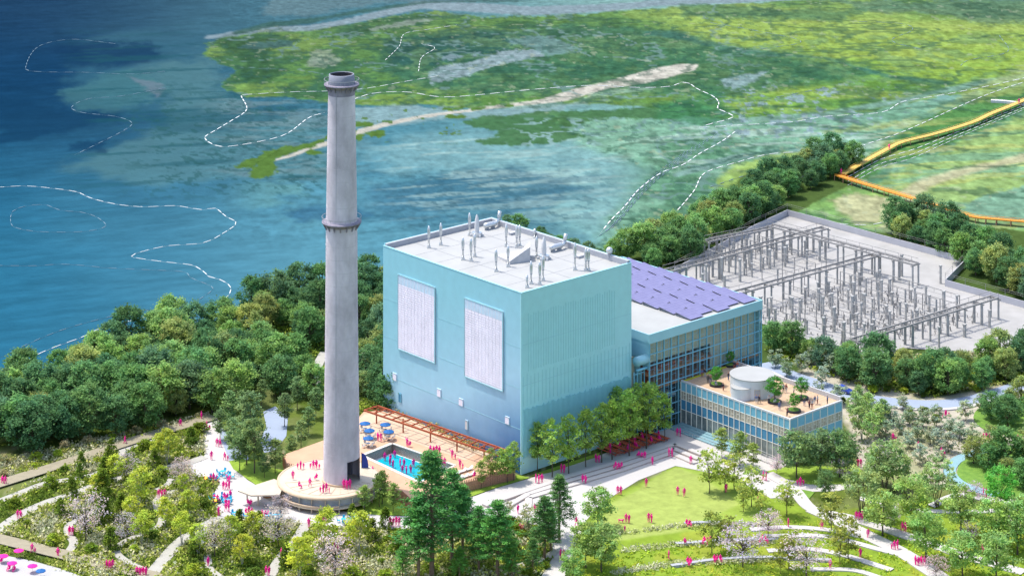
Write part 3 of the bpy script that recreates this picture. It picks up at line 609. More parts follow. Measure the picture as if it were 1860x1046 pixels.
# solar panels
N = M['solar'].node_tree.nodes; L = M['solar'].node_tree.links; tc = N.new('ShaderNodeTexCoord'); bk = N.new('ShaderNodeTexBrick'); bk.offset = 0; bk.inputs['Scale'].default_value = 1.; bk.inputs['Brick Width'].default_value = 1.02; bk.inputs['Row Height'].default_value = 1.2; bk.inputs['Mortar Size'].default_value = .035
bk.inputs['Color1'].default_value = (.14, .125, .25, 1); bk.inputs['Color2'].default_value = (.165, .15, .29, 1); bk.inputs['Mortar'].default_value = (.23, .22, .34, 1); L.new(tc.outputs['Object'], bk.inputs[0]); L.new(bk.outputs[0], N['Principled BSDF'].inputs['Base Color'])
def solar():
    t = empty('solar_panel', (0, 0, 0), None, None, None, FA)
    f = MB(); f.add([(-2.05, -2.4, .35), (2.05, -2.4, .35), (2.05, 2.4, .9), (-2.05, 2.4, .9), (-2.05, -2.4, .27), (2.05, -2.4, .27), (2.05, 2.4, .82), (-2.05, 2.4, .82)], [(0, 1, 2, 3), (7, 6, 5, 4), (0, 4, 5, 1), (1, 5, 6, 2), (2, 6, 7, 3), (3, 7, 4, 0)]); o = f.build('panel', M['solar'], None, at=(0, 0, 0)); o.parent = t
    f = MB(); f.box(-1.6, -1.5, -2, 2.2, 0, .35); f.box(1.5, 1.6, -2, 2.2, 0, .35); f.box(-1.9, 1.9, 2.2, 2.3, 0, .8); o = f.build('frame', M['cap'], None, at=(0, 0, 0)); o.parent = t
    f = MB(); f.box(1.5, 2.0, 2.3, 2.75, .3, .75); o = f.build('junction_box', M['white'], None, at=(0, 0, 0)); o.parent = t
    return t
sp0 = solar(); first = True
for i in range(5):
    for j in range(8):
        o = sp0 if first else copy_tree(sp0); first = False
        o.location = F(HA1 - 2.6 - i * 4.35, HB0 + 3.4 + j * 5.2 + (i % 2) * 1.2, HZ)
        row = ('row along the far long edge', 'second row from the far long edge', 'middle row', 'second row from the white roof', 'row bordering the white roof')[i]
        tag(o, 'violet solar panel in the ' + row + ' of the hall', 'solar panel', 'solar panels on the hall roof')

# ================= THE LOW TERRACE BUILDING =================
LA0, LA1, LB0, LB1, LZ = 45., 61.7, -33.8, -2.3, 9.5
low = empty('terrace_building', F(LA0, LB0), 'low two storey office with blue panels and a planked roof terrace', 'building', rz=FA)
f = MB(); f.fbox(LA0 + .1, LA1 - .1, LB0 + .1, LB1, 0, LZ - .3); f.build('wall', M['teal_dark'], low)
f = MB(); f.fbox(LA0 + .02, LA1 - .02, LB0 + .02, LB1, LZ - .3, LZ)
deckm = bpy.data.materials.new('terrace_planks'); deckm.use_nodes = True; N = deckm.node_tree.nodes; L = deckm.node_tree.links
tc = N.new('ShaderNodeTexCoord'); bk = N.new('ShaderNodeTexBrick'); bk.inputs['Scale'].default_value = 1.0; bk.inputs['Brick Width'].default_value = 3.2; bk.inputs['Row Height'].default_value = .45; bk.inputs['Mortar Size'].default_value = .03
bk.inputs['Color1'].default_value = (.52, .37, .24, 1); bk.inputs['Color2'].default_value = (.44, .30, .19, 1); bk.inputs['Mortar'].default_value = (.30, .20, .13, 1)
L.new(tc.outputs['Object'], bk.inputs[0]); L.new(bk.outputs[0], N['Principled BSDF'].inputs['Base Color']); N['Principled BSDF'].inputs['Roughness'].default_value = .8
f.build('terrace_floor', deckm, low)
f = MB(); f.fbox(LA0 - .08, LA0 + .25, LB0 - .08, LB1, LZ, LZ + .35); f.fbox(LA0 + .25, LA1 + .08, LB0 - .08, LB0 + .25, LZ, LZ + .35); f.build('parapet_rim', M['white'], low)
f = MB(); f.fbox(LA1 - .25, LA1 + .08, LB0 + .25, LB1, LZ, LZ + 1.0); f.build('far_parapet', M['concrete'], low)
bands = [(7.55, 9.5, 'teal'), (5.75, 7.55, 'win'), (3.55, 5.75, 'mid'), (.5, 3.55, 'gnd'), (0, .5, 'base')]
n = 20
for (z0, z1, kd) in bands:
    f = MB()
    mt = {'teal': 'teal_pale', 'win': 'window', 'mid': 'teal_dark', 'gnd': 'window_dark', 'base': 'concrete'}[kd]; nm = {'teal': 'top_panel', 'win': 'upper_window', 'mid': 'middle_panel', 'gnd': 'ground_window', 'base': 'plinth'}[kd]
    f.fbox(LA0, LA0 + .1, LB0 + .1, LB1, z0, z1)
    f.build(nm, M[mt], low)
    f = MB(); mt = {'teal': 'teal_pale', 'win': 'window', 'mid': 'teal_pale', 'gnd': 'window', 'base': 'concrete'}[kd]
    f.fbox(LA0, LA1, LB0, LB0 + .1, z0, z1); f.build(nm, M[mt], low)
f = MB()
for k in range(n + 1): b = LB0 + (LB1 - LB0) * k / n; f.fbox(LA0 - .12, LA0, b - .07, b + .07, .2, LZ)
for k in range(8): a = LA0 + (LA1 - LA0) * k / 7; f.fbox(a - .07, a + .07, LB0 - .12, LB0, .2, LZ)
for z in (3.55, 5.75, 7.55): f.fbox(LA0 - .06, LA0, LB0, LB1, z - .05, z + .05); f.fbox(LA0, LA1, LB0 - .06, LB0, z - .05, z + .05)
f.fbox(LA0 - .2, LA0 + .02, LB0 - .2, LB0 + .02, 0, LZ + .3)
f.build('mullion', M['mullion_white'], low)
f = MB()
for k in range(n):
    b = LB0 + (LB1 - LB0) * (k + .55) / n; f.fbox(LA0 - .05, LA0, b - .03, b + .03, 5.8, 7.5); f.fbox(LA0 - .05, LA0, b - .6, b, 6.5 + .3 * (k % 2), 6.56 + .3 * (k % 2))
for k in range(21): a = LA0 + (LA1 - LA0) * (k + .5) / 21; f.fbox(a - .03, a + .03, LB0 - .05, LB0, 5.8, 7.5); f.fbox(a, a + .5, LB0 - .05, LB0, 6.4 + .4 * (k % 2), 6.46 + .4 * (k % 2))
f.build('glazing_bar', M['mullion_white'], low)
f = MB(); f.fbox(LA0 + .3, LA1 - .3, LB1 - .5, LB1, LZ, LZ + .18); f.build('yellow_kerb', mat('yellow_line', (.45, .42, .03)), low)
# drums
dc = F(51.6, -17.2, LZ); t = empty('stair_drum', dc, 'round white drum with lower drum attached standing on the roof terrace', 'stair tower')
f = MB(); f.cyl(dc, 4.75, LZ, LZ + 3.9, 48); o = f.build('large_drum', M['drum'], t)
f = MB(); f.cyl(dc, 4.85, LZ + 3.9, LZ + 4.05, 48); f.build('drum_roof', M['white_roof'], t)
d2 = G(1347, 722, LZ); f = MB(); f.cyl(d2, 2.3, LZ, LZ + 2.4, 32); f.build('small_drum', M['drum'], t)
f = MB(); f.cyl(d2, 2.36, LZ + 2.4, LZ + 2.5, 32); f.build('small_drum_roof', M['white_roof'], t)
f = MB(); q = dc + np.array((.6, -4.72, 0)); f.box(q[0] - .55, q[0] + .55, q[1] - .12, q[1] + .3, LZ + .02, LZ + 2.1); o = f.build('door', M['cap'], t); f = MB(); f.box(q[0] - .62, q[0] - .55, q[1] - .15, q[1] + .1, LZ, LZ + 2.2); f.box(q[0] + .55, q[0] + .62, q[1] - .15, q[1] + .1, LZ, LZ + 2.2); f.box(q[0] - .62, q[0] + .62, q[1] - .15, q[1] + .1, LZ + 2.1, LZ + 2.2); f.build('frame', M['cream'], o)
# entrance steps and ramp in front of the terrace building
t = empty('entrance_steps', F(43, -12), 'shaded flight of blue grey steps with handrails before the terrace building', 'steps', rz=FA)
for k in range(4): MB().fbox(41.2 + k * .9, LA0 - .15, -21 + k * .4, -2.6, .12 + k * .16 - .12, .28 + k * .16).build('tread', M['cycle'], t)
f = MB()
for k in range(7): f.bar(F(40.9, -20 + k * 2.6, 0), F(40.9, -20 + k * 2.6, 1.0), .06)
f.bar(F(40.9, -20, 1.0), F(40.9, -4.4, 1.0), .06); f.build('handrail', M['metal'], t)
t = empty('access_ramp', F(42, -27), 'pale ramp with white side rails along the foot of the terrace building', 'ramp', rz=FA)
f = MB(); f.add([F(42.4, -33, .05), F(44.4, -33, .05), F(44.4, -21.5, .6), F(42.4, -21.5, .6), F(42.4, -33, 0), F(44.4, -33, 0), F(44.4, -21.5, 0), F(42.4, -21.5, 0)], [(0, 1, 2, 3), (0, 3, 7, 4), (1, 5, 6, 2), (2, 6, 7, 3), (0, 4, 5, 1)]); f.build('slope', M['pave'], t)
f = MB()
for a in (42.4, 44.3):
    f.bar(F(a, -33, 1.0), F(a, -21.5, 1.55), .07); f.bar(F(a, -33, .6), F(a, -21.5, 1.1), .05)
    for k in range(8): b = -33 + k * 1.64; f.bar(F(a, b, .05), F(a, b, 1.0 + .55 * k / 7), .06)
f.build('rail', M['white'], t)

# ================= THE CHIMNEY AND PAVILION =================
ZP = 3.3
dcx = G(598, 868, ZP); cc = G(620.5, 871, ZP); sY = cc[1]
def zat(py): return CAMH - (py - YH) * sY / FPX
def rat(hw): return hw * sY / FPX
M['stack'] = mat('lilac_concrete', (.43, .385, .42), .85, var=.12, scale=.22, bump=.3, stretch=(1, 1, .5), c2=(.68, .62, .665))
M['soot'] = mat('sooty_concrete', (.24, .22, .27), .85, var=.25, scale=.5)
ch = empty('chimney', (cc[0], cc[1], 0), 'very tall tapering concrete chimney with two walkway rings rising through the pavilion roof', 'chimney')
cx_, cy_ = cc[0], cc[1]
prof = [(rat(33), zat(828)), (rat(30.5), zat(660)), (rat(29.5), zat(560)), (rat(28.3), zat(404)), (rat(26), zat(260)), (rat(24.3), zat(172))]
f = MB(); f.lathe((cx_, cy_, 0), prof, 64); f.build('shaft', M['stack'], ch, True)
zo = zat(828)
f = MB(); f.lathe((cx_, cy_, 0), [(rat(33.6), 0), (rat(33), zo)], 60, 0, R(-70 + 12 - 360 + 55), R(-70 + 2)); 
f.build('base_shaft', M['stack'], ch, True)
f = MB(); f.lathe((cx_, cy_, 0), [(rat(29), zo + 2), (rat(29), 0)], 60, 0, R(-303), R(-68)); f.build('inner_lining', M['soot'], ch, True)
f = MB()
for an in (-303, -68):
    q = (math.cos(R(an)), math.sin(R(an))); f.quad((cx_ + q[0] * rat(29), cy_ + q[1] * rat(29), 0), (cx_ + q[0] * rat(33.5), cy_ + q[1] * rat(33.5), 0), (cx_ + q[0] * rat(33), cy_ + q[1] * rat(33), zo), (cx_ + q[0] * rat(29), cy_ + q[1] * rat(29), zo))
f.lathe((cx_, cy_, 0), [(rat(29), zo), (rat(33), zo)], 48, 0, R(-68), R(57)); f.build('portal_jamb', M['soot'], ch)
f = MB(); f.lathe((cx_, cy_, 0), [(rat(33.4), ZP + .02), (rat(36), ZP + .02), (rat(36), ZP + .35), (rat(33.3), ZP + .35)], 48, 0, R(-303), R(-68)); f.build('base_kerb', M['cream_dark'], ch)
f = MB(); z = ZP + 6
while z < zat(175):
    k = (z - zat(828)) / (zat(172) - zat(828)); pz = [p[1] for p in prof]; rr = float(np.interp(z, pz, [p[0] for p in prof])); f.lathe((cx_, cy_, z), [(rr, -.04), (rr + .02, -.03), (rr + .02, .03), (rr, .04)], 48); z += 2.6
f.build('pour_joint', mat('joint_grey', (.50, .46, .48), .85, var=.2, scale=.6), ch)
f = MB()
for k in range(60): z = zat(828) + 2 + k * 1.15; rr = float(np.interp(z, [p[1] for p in prof], [p[0] for p in prof])) + .25; an = R(-150); f.bar((cx_ + rr * math.cos(an) - .18, cy_ + rr * math.sin(an), z), (cx_ + rr * math.cos(an) + .18, cy_ + rr * math.sin(an), z), .04)
f.build('ladder', M['cap'], ch)
def ring(z, ri, ro, name, dep):
    f = MB(); f.lathe((cx_, cy_, z), [(ri, -dep * .55), (ro * .93, 0), (ro, .05), (ro, .28), (ri, .34)], 48); o = f.build(name, M['soot'], ch, True)
    for k in range(16):
        f = MB(); a = k * math.pi / 8; c0, s0 = math.cos(a), math.sin(a); f.bar((cx_ + ri * c0, cy_ + ri * s0, z - dep), (cx_ + ro * .95 * c0, cy_ + ro * .95 * s0, z), .18, .3); f.build('bracket', M['soot'], o)
    f = MB(); f.lathe((cx_, cy_, z), [(ro - .05, 1.2), (ro, 1.2), (ro, 1.28), (ro - .05, 1.28)], 48)
    for k in range(24): a = k * math.pi / 12; f.bar((cx_ + ro * math.cos(a) * .985, cy_ + ro * math.sin(a) * .985, z + .3), (cx_ + ro * math.cos(a) * .985, cy_ + ro * math.sin(a) * .985, z + 1.25), .05)
    f.build('railing', M['cap'], o)
ring(zat(404), rat(28.2), rat(36), 'walkway_ring', 1.2)
zt = zat(172)
f = MB(); f.lathe((cx_, cy_, 0), [(rat(24.3), zt), (rat(25), zat(164)), (rat(25.3), zat(157))], 48); f.build('neck', M['soot'], ch, True)
ring(zat(155), rat(25), rat(32), 'top_walkway_ring', 1.0)
f = MB(); f.lathe((cx_, cy_, 0), [(rat(24.6), zat(157)), (rat(23.6), zat(148)), (rat(22.8), zat(135)), (rat(21.2), zat(134.4)), (rat(21.0), zat(136))], 48); f2 = MB(); f2.lathe((cx_, cy_, 0), [(rat(21.0), zat(136)), (rat(20.8), zat(170)), (1e-3, zat(170))], 48); f2.build('flue', mat('flue_dark', (.05, .045, .05), .9, var=.3), ch, True); f.build('rim', mat('crown_concrete', (.22, .23, .28), .8, var=.12, scale=.4), ch, True)  # darkness of the open top is painted into the flue lining
f = MB(); f.tube([(cx_ - rat(8), cy_ - rat(32), ZP), (cx_ - rat(8), cy_ - rat(24), zat(160))], .05, 5); f.build('lightning_cable', M['cap'], ch)
# blue door leaf beside the portal
q = G(657, 850, ZP); f = MB(); f.lathe((0, 0, 0), [(1e-3, 0)], 3); t = empty('portal_door', q, 'navy blue quarter round door leaf open beside the chimney foot', 'door')
v = [(q[0], q[1], ZP + .05)] + [(q[0] + 1.35 * math.sin(s_), q[1] + .3 * math.sin(s_), ZP + .05 + 3.0 * math.cos(s_)) for s_ in np.linspace(0, math.pi / 2, 9)]
f = MB(); f.add(v + [(x, y + .15, z) for x, y, z in v], [tuple(range(10)), tuple(range(10, 20))[::-1]] + [(i, i + 1, i + 11, i + 10) for i in range(9)]); f.build('leaf', M['navy'], t)
f = MB(); f.bar((q[0], q[1] + .07, ZP), (q[0], q[1] + .07, ZP + 3.2), .14); f.build('hinge_post', M['black'], t)

pv = empty('round_pavilion', (dcx[0], dcx[1], 0), 'round pavilion with flat cream roof, ribbed glass wall and bench ledge around the chimney foot', 'pavilion')
PR = 94 * sY / FPX
f = MB(); f.cyl(dcx, PR, ZP - .3, ZP, 96); f.build('roof', M['cream'], pv)
f = MB(); f.lathe((dcx[0], dcx[1], 0), [(PR + .06, ZP - .34), (PR + .06, ZP + .04), (PR - .35, ZP + .06)], 96); f.build('roof_edge', M['cream_dark'], pv, True)
f = MB()
for k in range(-3, 9):
    an = R(-160 + k * 14 + 30); p0_ = np.array((cx_ + 4.3 * math.cos(an), cy_ + 4.3 * math.sin(an), ZP + .03)); dv = np.array((math.cos(an), math.sin(an), 0)); rel = p0_[:2] - dcx[:2]; bq = rel @ dv[:2]; L_ = -bq + math.sqrt(max(bq * bq - rel @ rel + (PR - 1.5) ** 2, .01))
    if L_ > 1: f.bar(p0_, p0_ + dv * L_, .09, .05)
f.lathe((dcx[0], dcx[1], ZP + .02), [(PR - 1.55, 0), (PR - 1.5, .05), (PR - 1.44, 0)], 60, 0, R(-165), R(-20)); f.build('roof_joint', M['cream_dark'], pv)
f = MB(); f.cyl(dcx, PR - 1.0, 1.35, ZP - .3, 96); f.build('glass_wall', mat('frosted_glass', (.62, .66, .74), .3, var=.08, scale=.8), pv)
f = MB()
for k in range(130):
    a = R(180 + k * 180 / 129.); r = PR - .95; f.bar((dcx[0] + r * math.cos(a), dcx[1] + r * math.sin(a), 1.35), (dcx[0] + r * math.cos(a), dcx[1] + r * math.sin(a), ZP - .3), .10)
f.build('wall_rib', M['white'], pv)
f = MB()
for k in range(11):
    a = R(190 + k * 16); r = PR - .5; f.bar((dcx[0] + r * math.cos(a), dcx[1] + r * math.sin(a), 0), (dcx[0] + r * math.cos(a), dcx[1] + r * math.sin(a), ZP - .3), .26)
f.build('column', M['cream'], pv)
f = MB(); f.lathe((dcx[0], dcx[1], 0), [(PR - 1.0, 1.0), (PR + .1, 1.0), (PR + .1, 1.22), (PR - .2, 1.3), (PR - 1.0, 1.35)], 96, 0, R(178), R(362)); f.build('bench_ledge', M['cream'], pv, True)
f = MB(); f.lathe((dcx[0], dcx[1], 0), [(PR + .05, 1.3), (PR + .12, 1.32), (PR + .12, 1.75), (PR + .03, 1.75)], 60, 0, R(172), R(285)); f.build('ledge_guard', M['cream_dark'], pv, True)
f = MB(); f.cyl(dcx, PR - 2.6, 0, 1.2, 64); f.build('core_wall', M['cream_dark'], pv)
# side canopy of the pavilion
cn = empty('kiosk_canopy', G(470, 905), 'flat cream canopy on two posts over a serving counter left of the pavilion', 'canopy')
f = MB(); f.prism([G(x, y, 2.9) for x, y in ((432, 890), (498, 869), (516, 878), (508, 898), (456, 899))], 2.62, 2.88); f.build('roof', M['cream'], cn)
f = MB()
for (x, y) in ((449, 908), (469, 918)): q = G(x, y); f.bar(q, (q[0], q[1], 2.62), .28)
f.build('post', M['cream'], cn)
f = MB(); q = [G(x, y) for x, y in ((474, 912), (505, 909), (514, 913), (492, 920))]; f.prism([(p[0], p[1]) for p in q], 0, 1.1); f.build('counter', M['white'], cn)
f = MB(); f.prism([(p[0], p[1]) for p in [G(x, y, 1.1) for x, y in ((476, 901), (496, 899), (500, 902), (484, 905))]], 1.102, 1.16); f.build('counter_top', M['slat'], cn)

# ================= POOL DECK =================
DZ = 2.0
def poly(pts, z=0.): return [(float(p[0]), float(p[1])) for p in (G(x, y, z) for x, y in pts)]
dk = empty('pool_deck', G(760, 850), 'raised terracotta paved deck around the sunken swimming pool', 'pool deck')
out = [(514, 826), (594, 797), (640, 770), (660, 748), (693, 745), (822, 800), (930, 846), (936, 853), (829, 880), (750, 912), (728, 893), (668, 862), (640, 870), (560, 850), (520, 845)]
pool = [(657, 827), (712, 805), (827, 845), (762, 876)]
f = MB()
ring_polys = [[(514, 826), (594, 797), (657, 827), (640, 870), (560, 850), (520, 845)], [(594, 797), (640, 770), (712, 805), (657, 827)], [(640, 770), (660, 748), (693, 745), (822, 800), (827, 845), (712, 805)],
              [(822, 800), (930, 846), (936, 853), (829, 880), (762, 876), (827, 845)], [(829, 880), (750, 912), (728, 893), (762, 876)], [(728, 893), (668, 862), (657, 827), (762, 876)], [(657, 827), (668, 862), (640, 870)]]
for rp in ring_polys: f.prism(poly(rp, DZ), 0.02, DZ, bottom=False)
f.build('paving', M['terracotta'], dk)
for nm, pts, mt in (('pale_paving', [(600, 800), (640, 772), (662, 752), (693, 748), (820, 802), (868, 824), (845, 836), (716, 791), (650, 816)], 'deck_pale'),):
    f = MB(); f.prism(poly(pts, DZ), DZ + .004, DZ + .02); f.build(nm, M[mt], dk)
f = MB()
for i in range(4):
    a, b = G(*pool[i], DZ), G(*pool[(i + 1) % 4], DZ); f.bar(a + (0, 0, .04), b + (0, 0, .04), .8 if i in (0, 3) else .5, .1)
f.build('coping', M['coping'], dk)
pp = poly(pool, DZ); f = MB()
for i in range(4): a, b = pp[i], pp[(i + 1) % 4]; f.quad((*a, .03), (*b, .03), (*b, DZ - .01), (*a, DZ - .01))
f.build('pool_wall', M['pool_wall'], dk)
f = MB(); f.prism([(a[0], a[1]) for a in pp], .03, .05); f.build('pool_floor', M['pool_wall'], dk)
wq = poly([(676, 849), (722, 830), (832, 866), (768, 897)], .3); f = MB(); cxp = sum(p[0] for p in pp) / 4; cyp = sum(p[1] for p in pp) / 4
f.prism([(cxp + (p[0] - cxp) * .86, cyp + (p[1] - cyp) * .86) for p in pp], .06, .35); f.build('pool_water', M['pool'], dk)
f = MB()
for (s0, s1) in (((829, 880), (936, 854)), ((750, 912), (829, 880)), ((728, 893), (750, 912)), ((514, 826), (520, 845)), ((520, 845), (560, 851))):
    A, B = G(*s0, DZ), G(*s1, DZ); n = int(np.linalg.norm(B - A) / .42)
    f = MB(); f.bar((A[0], A[1], DZ * .6), (B[0], B[1], DZ * .6), .08, .12)
    for k in range(n): P = A + (B - A) * (k + .5) / n; f.bar((P[0], P[1], 0), (P[0], P[1], DZ + .5), .2, .2)
    f.build('slat_screen', M['slat'], dk)
# planted strip at the foot of the wall
tag(MB().prism(poly([(700, 752), (716, 752), (900, 830), (880, 832)], DZ), DZ + .02, DZ + .35).build('planting_bed', M['cream_dark']), 'long low planting bed between pergola posts and the cube wall', 'planting bed')
pg = empty('pergola', G(780, 800, DZ), 'long rust red steel pergola running along the cube wall above the pool deck', 'pergola')
PZ = 5.0; A, B = G(661, 745, PZ), G(905, 827, PZ); A2, B2 = G(686, 737, PZ), G(922, 818, PZ)
f = MB(); f.bar(A, B, .22, .34); f.bar(A2, B2, .22, .34); f.build('main_beam', M['rust'], pg)
f = MB()
for k in range(15): t_ = k / 14; f.bar(A + (B - A) * t_, A2 + (B2 - A2) * t_, .16, .26)
f.build('cross_beam', M['rust'], pg)
f = MB()
for k in (.33, .66): f.bar(A + (A2 - A) * k + (0, 0, .2), B + (B2 - B) * k + (0, 0, .2), .08)
f.build('purlin', M['rust'], pg)
for k in (.04, .25, .46, .66, .86):
    P = (A + (B - A) * k) * .45 + (A2 + (B2 - A2) * k) * .55; f = MB(); f.bar((P[0], P[1], DZ), (P[0], P[1], PZ), .3); f.build('post', M['rust'], pg)

# ================= PAVING, PATHS, LAWNS, ROADS =================
LAYER = [0]; EXP = []; EXL = []
def sheet(name, pts, mt, z=.03, th=.03, lab=None, cat=None, kind='structure', ex=True):
    LAYER[0] += 1; z += LAYER[0] * .004
    if ex: EXP.append(np.array(poly(pts, 0)))
    f = MB(); f.prism(poly(pts, 0), max(z - th, .004), z, bottom=False); return tag(f.build(name, M[mt]), lab, cat, None, None if lab else kind)
def smooth_line(pts, n=8):
    P = [np.array(p, float) for p in pts]; P = [2 * P[0] - P[1]] + P + [2 * P[-1] - P[-2]]; out = []
    for i in range(1, len(P) - 2):
        for k in range(n):
            t = k / n; a, b, c, d = P[i - 1:i + 3]; out.append(.5 * ((2 * b) + (-a + c) * t + (2 * a - 5 * b + 4 * c - d) * t * t + (-a + 3 * b - 3 * c + d) * t ** 3))
    out.append(P[-2]); return out
def ribbon_mb(pts, wid, z0, z1, f=None, n=8):
    W = [G(x, y) for x, y in smooth_line(pts, n)]; f = f or MB(); v = []
    for i, p in enumerate(W):
        t = W[min(i + 1, len(W) - 1)] - W[max(i - 1, 0)]; t = t / (np.linalg.norm(t) + 1e-9); nn = np.array((-t[1], t[0], 0)) * wid / 2
        v += [(*(p + nn)[:2], z1), (*(p - nn)[:2], z1), (*(p + nn)[:2], z0), (*(p - nn)[:2], z0)]
    fs = []
    for i in range(len(W) - 1):
        k = i * 4; fs += [(k + 1, k + 5, k + 4, k), (k, k + 4, k + 6, k + 2), (k + 3, k + 7, k + 5, k + 1)]
    return f.add(v, fs)
def ribbon(name, pts, wid, mt, z=.05, lab=None, cat=None, z0=0.004):
    LAYER[0] += 1; z += LAYER[0] * .004; EXL.append((np.array([G(x, y)[:2] for x, y in smooth_line(pts, 4)]), wid / 2))
    return tag(ribbon_mb(pts, wid, z0, z).build(name, M[mt]), lab, cat, None, None if lab else 'structure')
PLZ = [(640, 962), (560, 950), (500, 948), (440, 947), (402, 944), (399, 930), (392, 915), (386, 905), (392, 890), (400, 878), (395, 870), (375, 872), (352, 862), (340, 852), (345, 842), (366, 838), (372, 826), (371, 800), (370, 770), (388, 757), (398, 764),
       (402, 800), (420, 845), (450, 872), (500, 902), (560, 925), (640, 930), (690, 936), (747, 938), (800, 920), (865, 900), (900, 887), (962, 869), (1087, 828), (1201, 783), (1236, 771), (1262, 790), (1330, 812), (1430, 842), (1500, 864), (1560, 882),
       (1520, 892), (1450, 893), (1430, 904), (1400, 905), (1330, 866), (1227, 846), (1160, 872), (1090, 915), (1064, 946), (1044, 1000), (1020, 1060), (975, 1060), (1006, 1010), (1000, 975), (975, 955), (930, 938), (870, 938), (800, 958), (740, 960)]
sheet('plaza', PLZ, 'pave', .06, .05)
sheet('plaza', [(395, 764), (420, 800), (452, 830), (446, 846), (420, 845), (402, 800)], 'road', .05)
sheet('access_road', [(478, 748), (500, 738), (523, 758), (520, 792), (500, 818), (480, 822), (472, 800), (484, 775)], 'road', .05)
for nm, pts in (('lawn', [(416, 838), (440, 833), (490, 850), (560, 862), (520, 878), (470, 884), (446, 868), (424, 852)]), ('lawn', [(636, 930), (660, 912), (690, 901), (726, 912), (752, 926), (744, 936), (690, 936)]),
                ('lawn', [(826, 898), (850, 884), (934, 862), (962, 868), (900, 886), (850, 904)]), ('lawn', [(962, 866), (980, 858), (1060, 832), (1090, 822), (1087, 829), (1000, 858)]),
                ('lawn', [(1390, 857), (1440, 845), (1560, 850), (1580, 870), (1540, 880), (1470, 880), (1420, 868)])):
    sheet(nm, pts, 'lawn', .10, .09)
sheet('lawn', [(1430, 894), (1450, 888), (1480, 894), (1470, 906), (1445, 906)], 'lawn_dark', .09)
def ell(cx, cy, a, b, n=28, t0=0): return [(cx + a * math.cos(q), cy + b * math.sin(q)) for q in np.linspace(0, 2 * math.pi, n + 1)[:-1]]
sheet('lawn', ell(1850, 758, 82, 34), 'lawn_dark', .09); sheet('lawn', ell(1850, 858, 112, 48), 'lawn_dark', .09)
ribbon('cycle_path', [(1790, 818), (1755, 828), (1733, 840), (1725, 858), (1742, 877), (1775, 890), (1812, 899)], 2.6, 'cycle', .11)
ribbon('road', [(1388, 660), (1430, 680), (1480, 697), (1540, 716), (1600, 728), (1680, 735), (1750, 731), (1810, 716), (1860, 700), (1960, 670)], 5.2, 'road', .09)
ribbon('pavement', [(1395, 674), (1430, 690), (1480, 708), (1540, 727), (1600, 738), (1680, 745), (1750, 741), (1810, 726), (1870, 708)], 1.2, 'pave', .21, z0=.0)
for (pts, w_) in (([(0, 910), (33, 897), (84, 878), (150, 868), (194, 852), (214, 830), (234, 813), (284, 796)], 2.0), ([(-20, 975), (33, 937), (84, 913), (134, 897), (174, 882), (241, 863), (288, 852), (335, 843), (372, 830)], 2.3),
                  ([(311, 870), (301, 883), (284, 890)], 1.3), ([(324, 892), (294, 898), (284, 917), (294, 937), (291, 953), (274, 964), (234, 980), (214, 994), (214, 1007), (234, 1022), (268, 1038)], 1.5),
                  ([(181, 923), (160, 937), (127, 953), (125, 970), (134, 987), (120, 1009)], 1.7), ([(405, 940), (368, 957), (321, 990), (264, 1056)], 2.6), ([(558, 950), (534, 987), (510, 1014), (484, 1056)], 2.2),
                  ([(402, 1050), (380, 1032), (378, 1008)], 1.5), ([(590, 640), (576, 668), (572, 700)], 2.4), ([(655, 660), (668, 640), (690, 632)], 2.0), ([(1012, 1000), (980, 1018), (930, 1030)], 1.6)):
    ribbon('path', pts, w_, 'path', .07)
for (pts, w_) in (([(1394, 860), (1440, 888), (1475, 925), (1540, 940), (1600, 958), (1680, 985), (1760, 1012), (1860, 1040)], 2.8), ([(1475, 925), (1520, 945), (1580, 975), (1640, 1005), (1710, 1050)], 3.6),
                  ([(1363, 962), (1440, 958), (1526, 966), (1600, 984)], 1.6), ([(1390, 974), (1500, 975), (1600, 999), (1680, 1020)], 1.6), ([(1394, 1001), (1460, 997), (1530, 1008), (1620, 1036)], 1.6), ([(1472, 1034), (1549, 1036), (1600, 1050)], 1.4),
                  ([(1560, 905), (1640, 925), (1750, 930), (1860, 925)], 1.6), ([(1690, 920), (1740, 900), (1800, 910), (1860, 915)], 1.8)):
    ribbon('path', pts, w_, 'pave', .08)
sheet('beach', [(-200, 985), (0, 1008), (60, 1020), (110, 1034), (160, 1052), (160, 1090), (-200, 1090)], 'sand', .06)
for (pts, lab) in (([(-40, 893), (60, 862), (135, 838), (250, 800), (388, 759)], 'broad brown boardwalk running along the edge of the left wood'), ([(-40, 972), (100, 1006), (200, 1030), (330, 1062)], 'broad brown boardwalk between the garden and the beach')):
    t = empty('boardwalk', G(*pts[2]), lab, 'boardwalk'); ribbon_mb(pts, 3.6, .3, .42).build('deck', M['grey_wood'], t)
    f = MB(); W = [G(*q) for q in smooth_line(pts, 10)]
    for p in W: f.bar((p[0] - .9, p[1], 0), (p[0] - .9, p[1], .3), .25); f.bar((p[0] + .9, p[1] + .3, 0), (p[0] + .9, p[1] + .3, .3), .25)
    f.build('post', M['slat'], t)
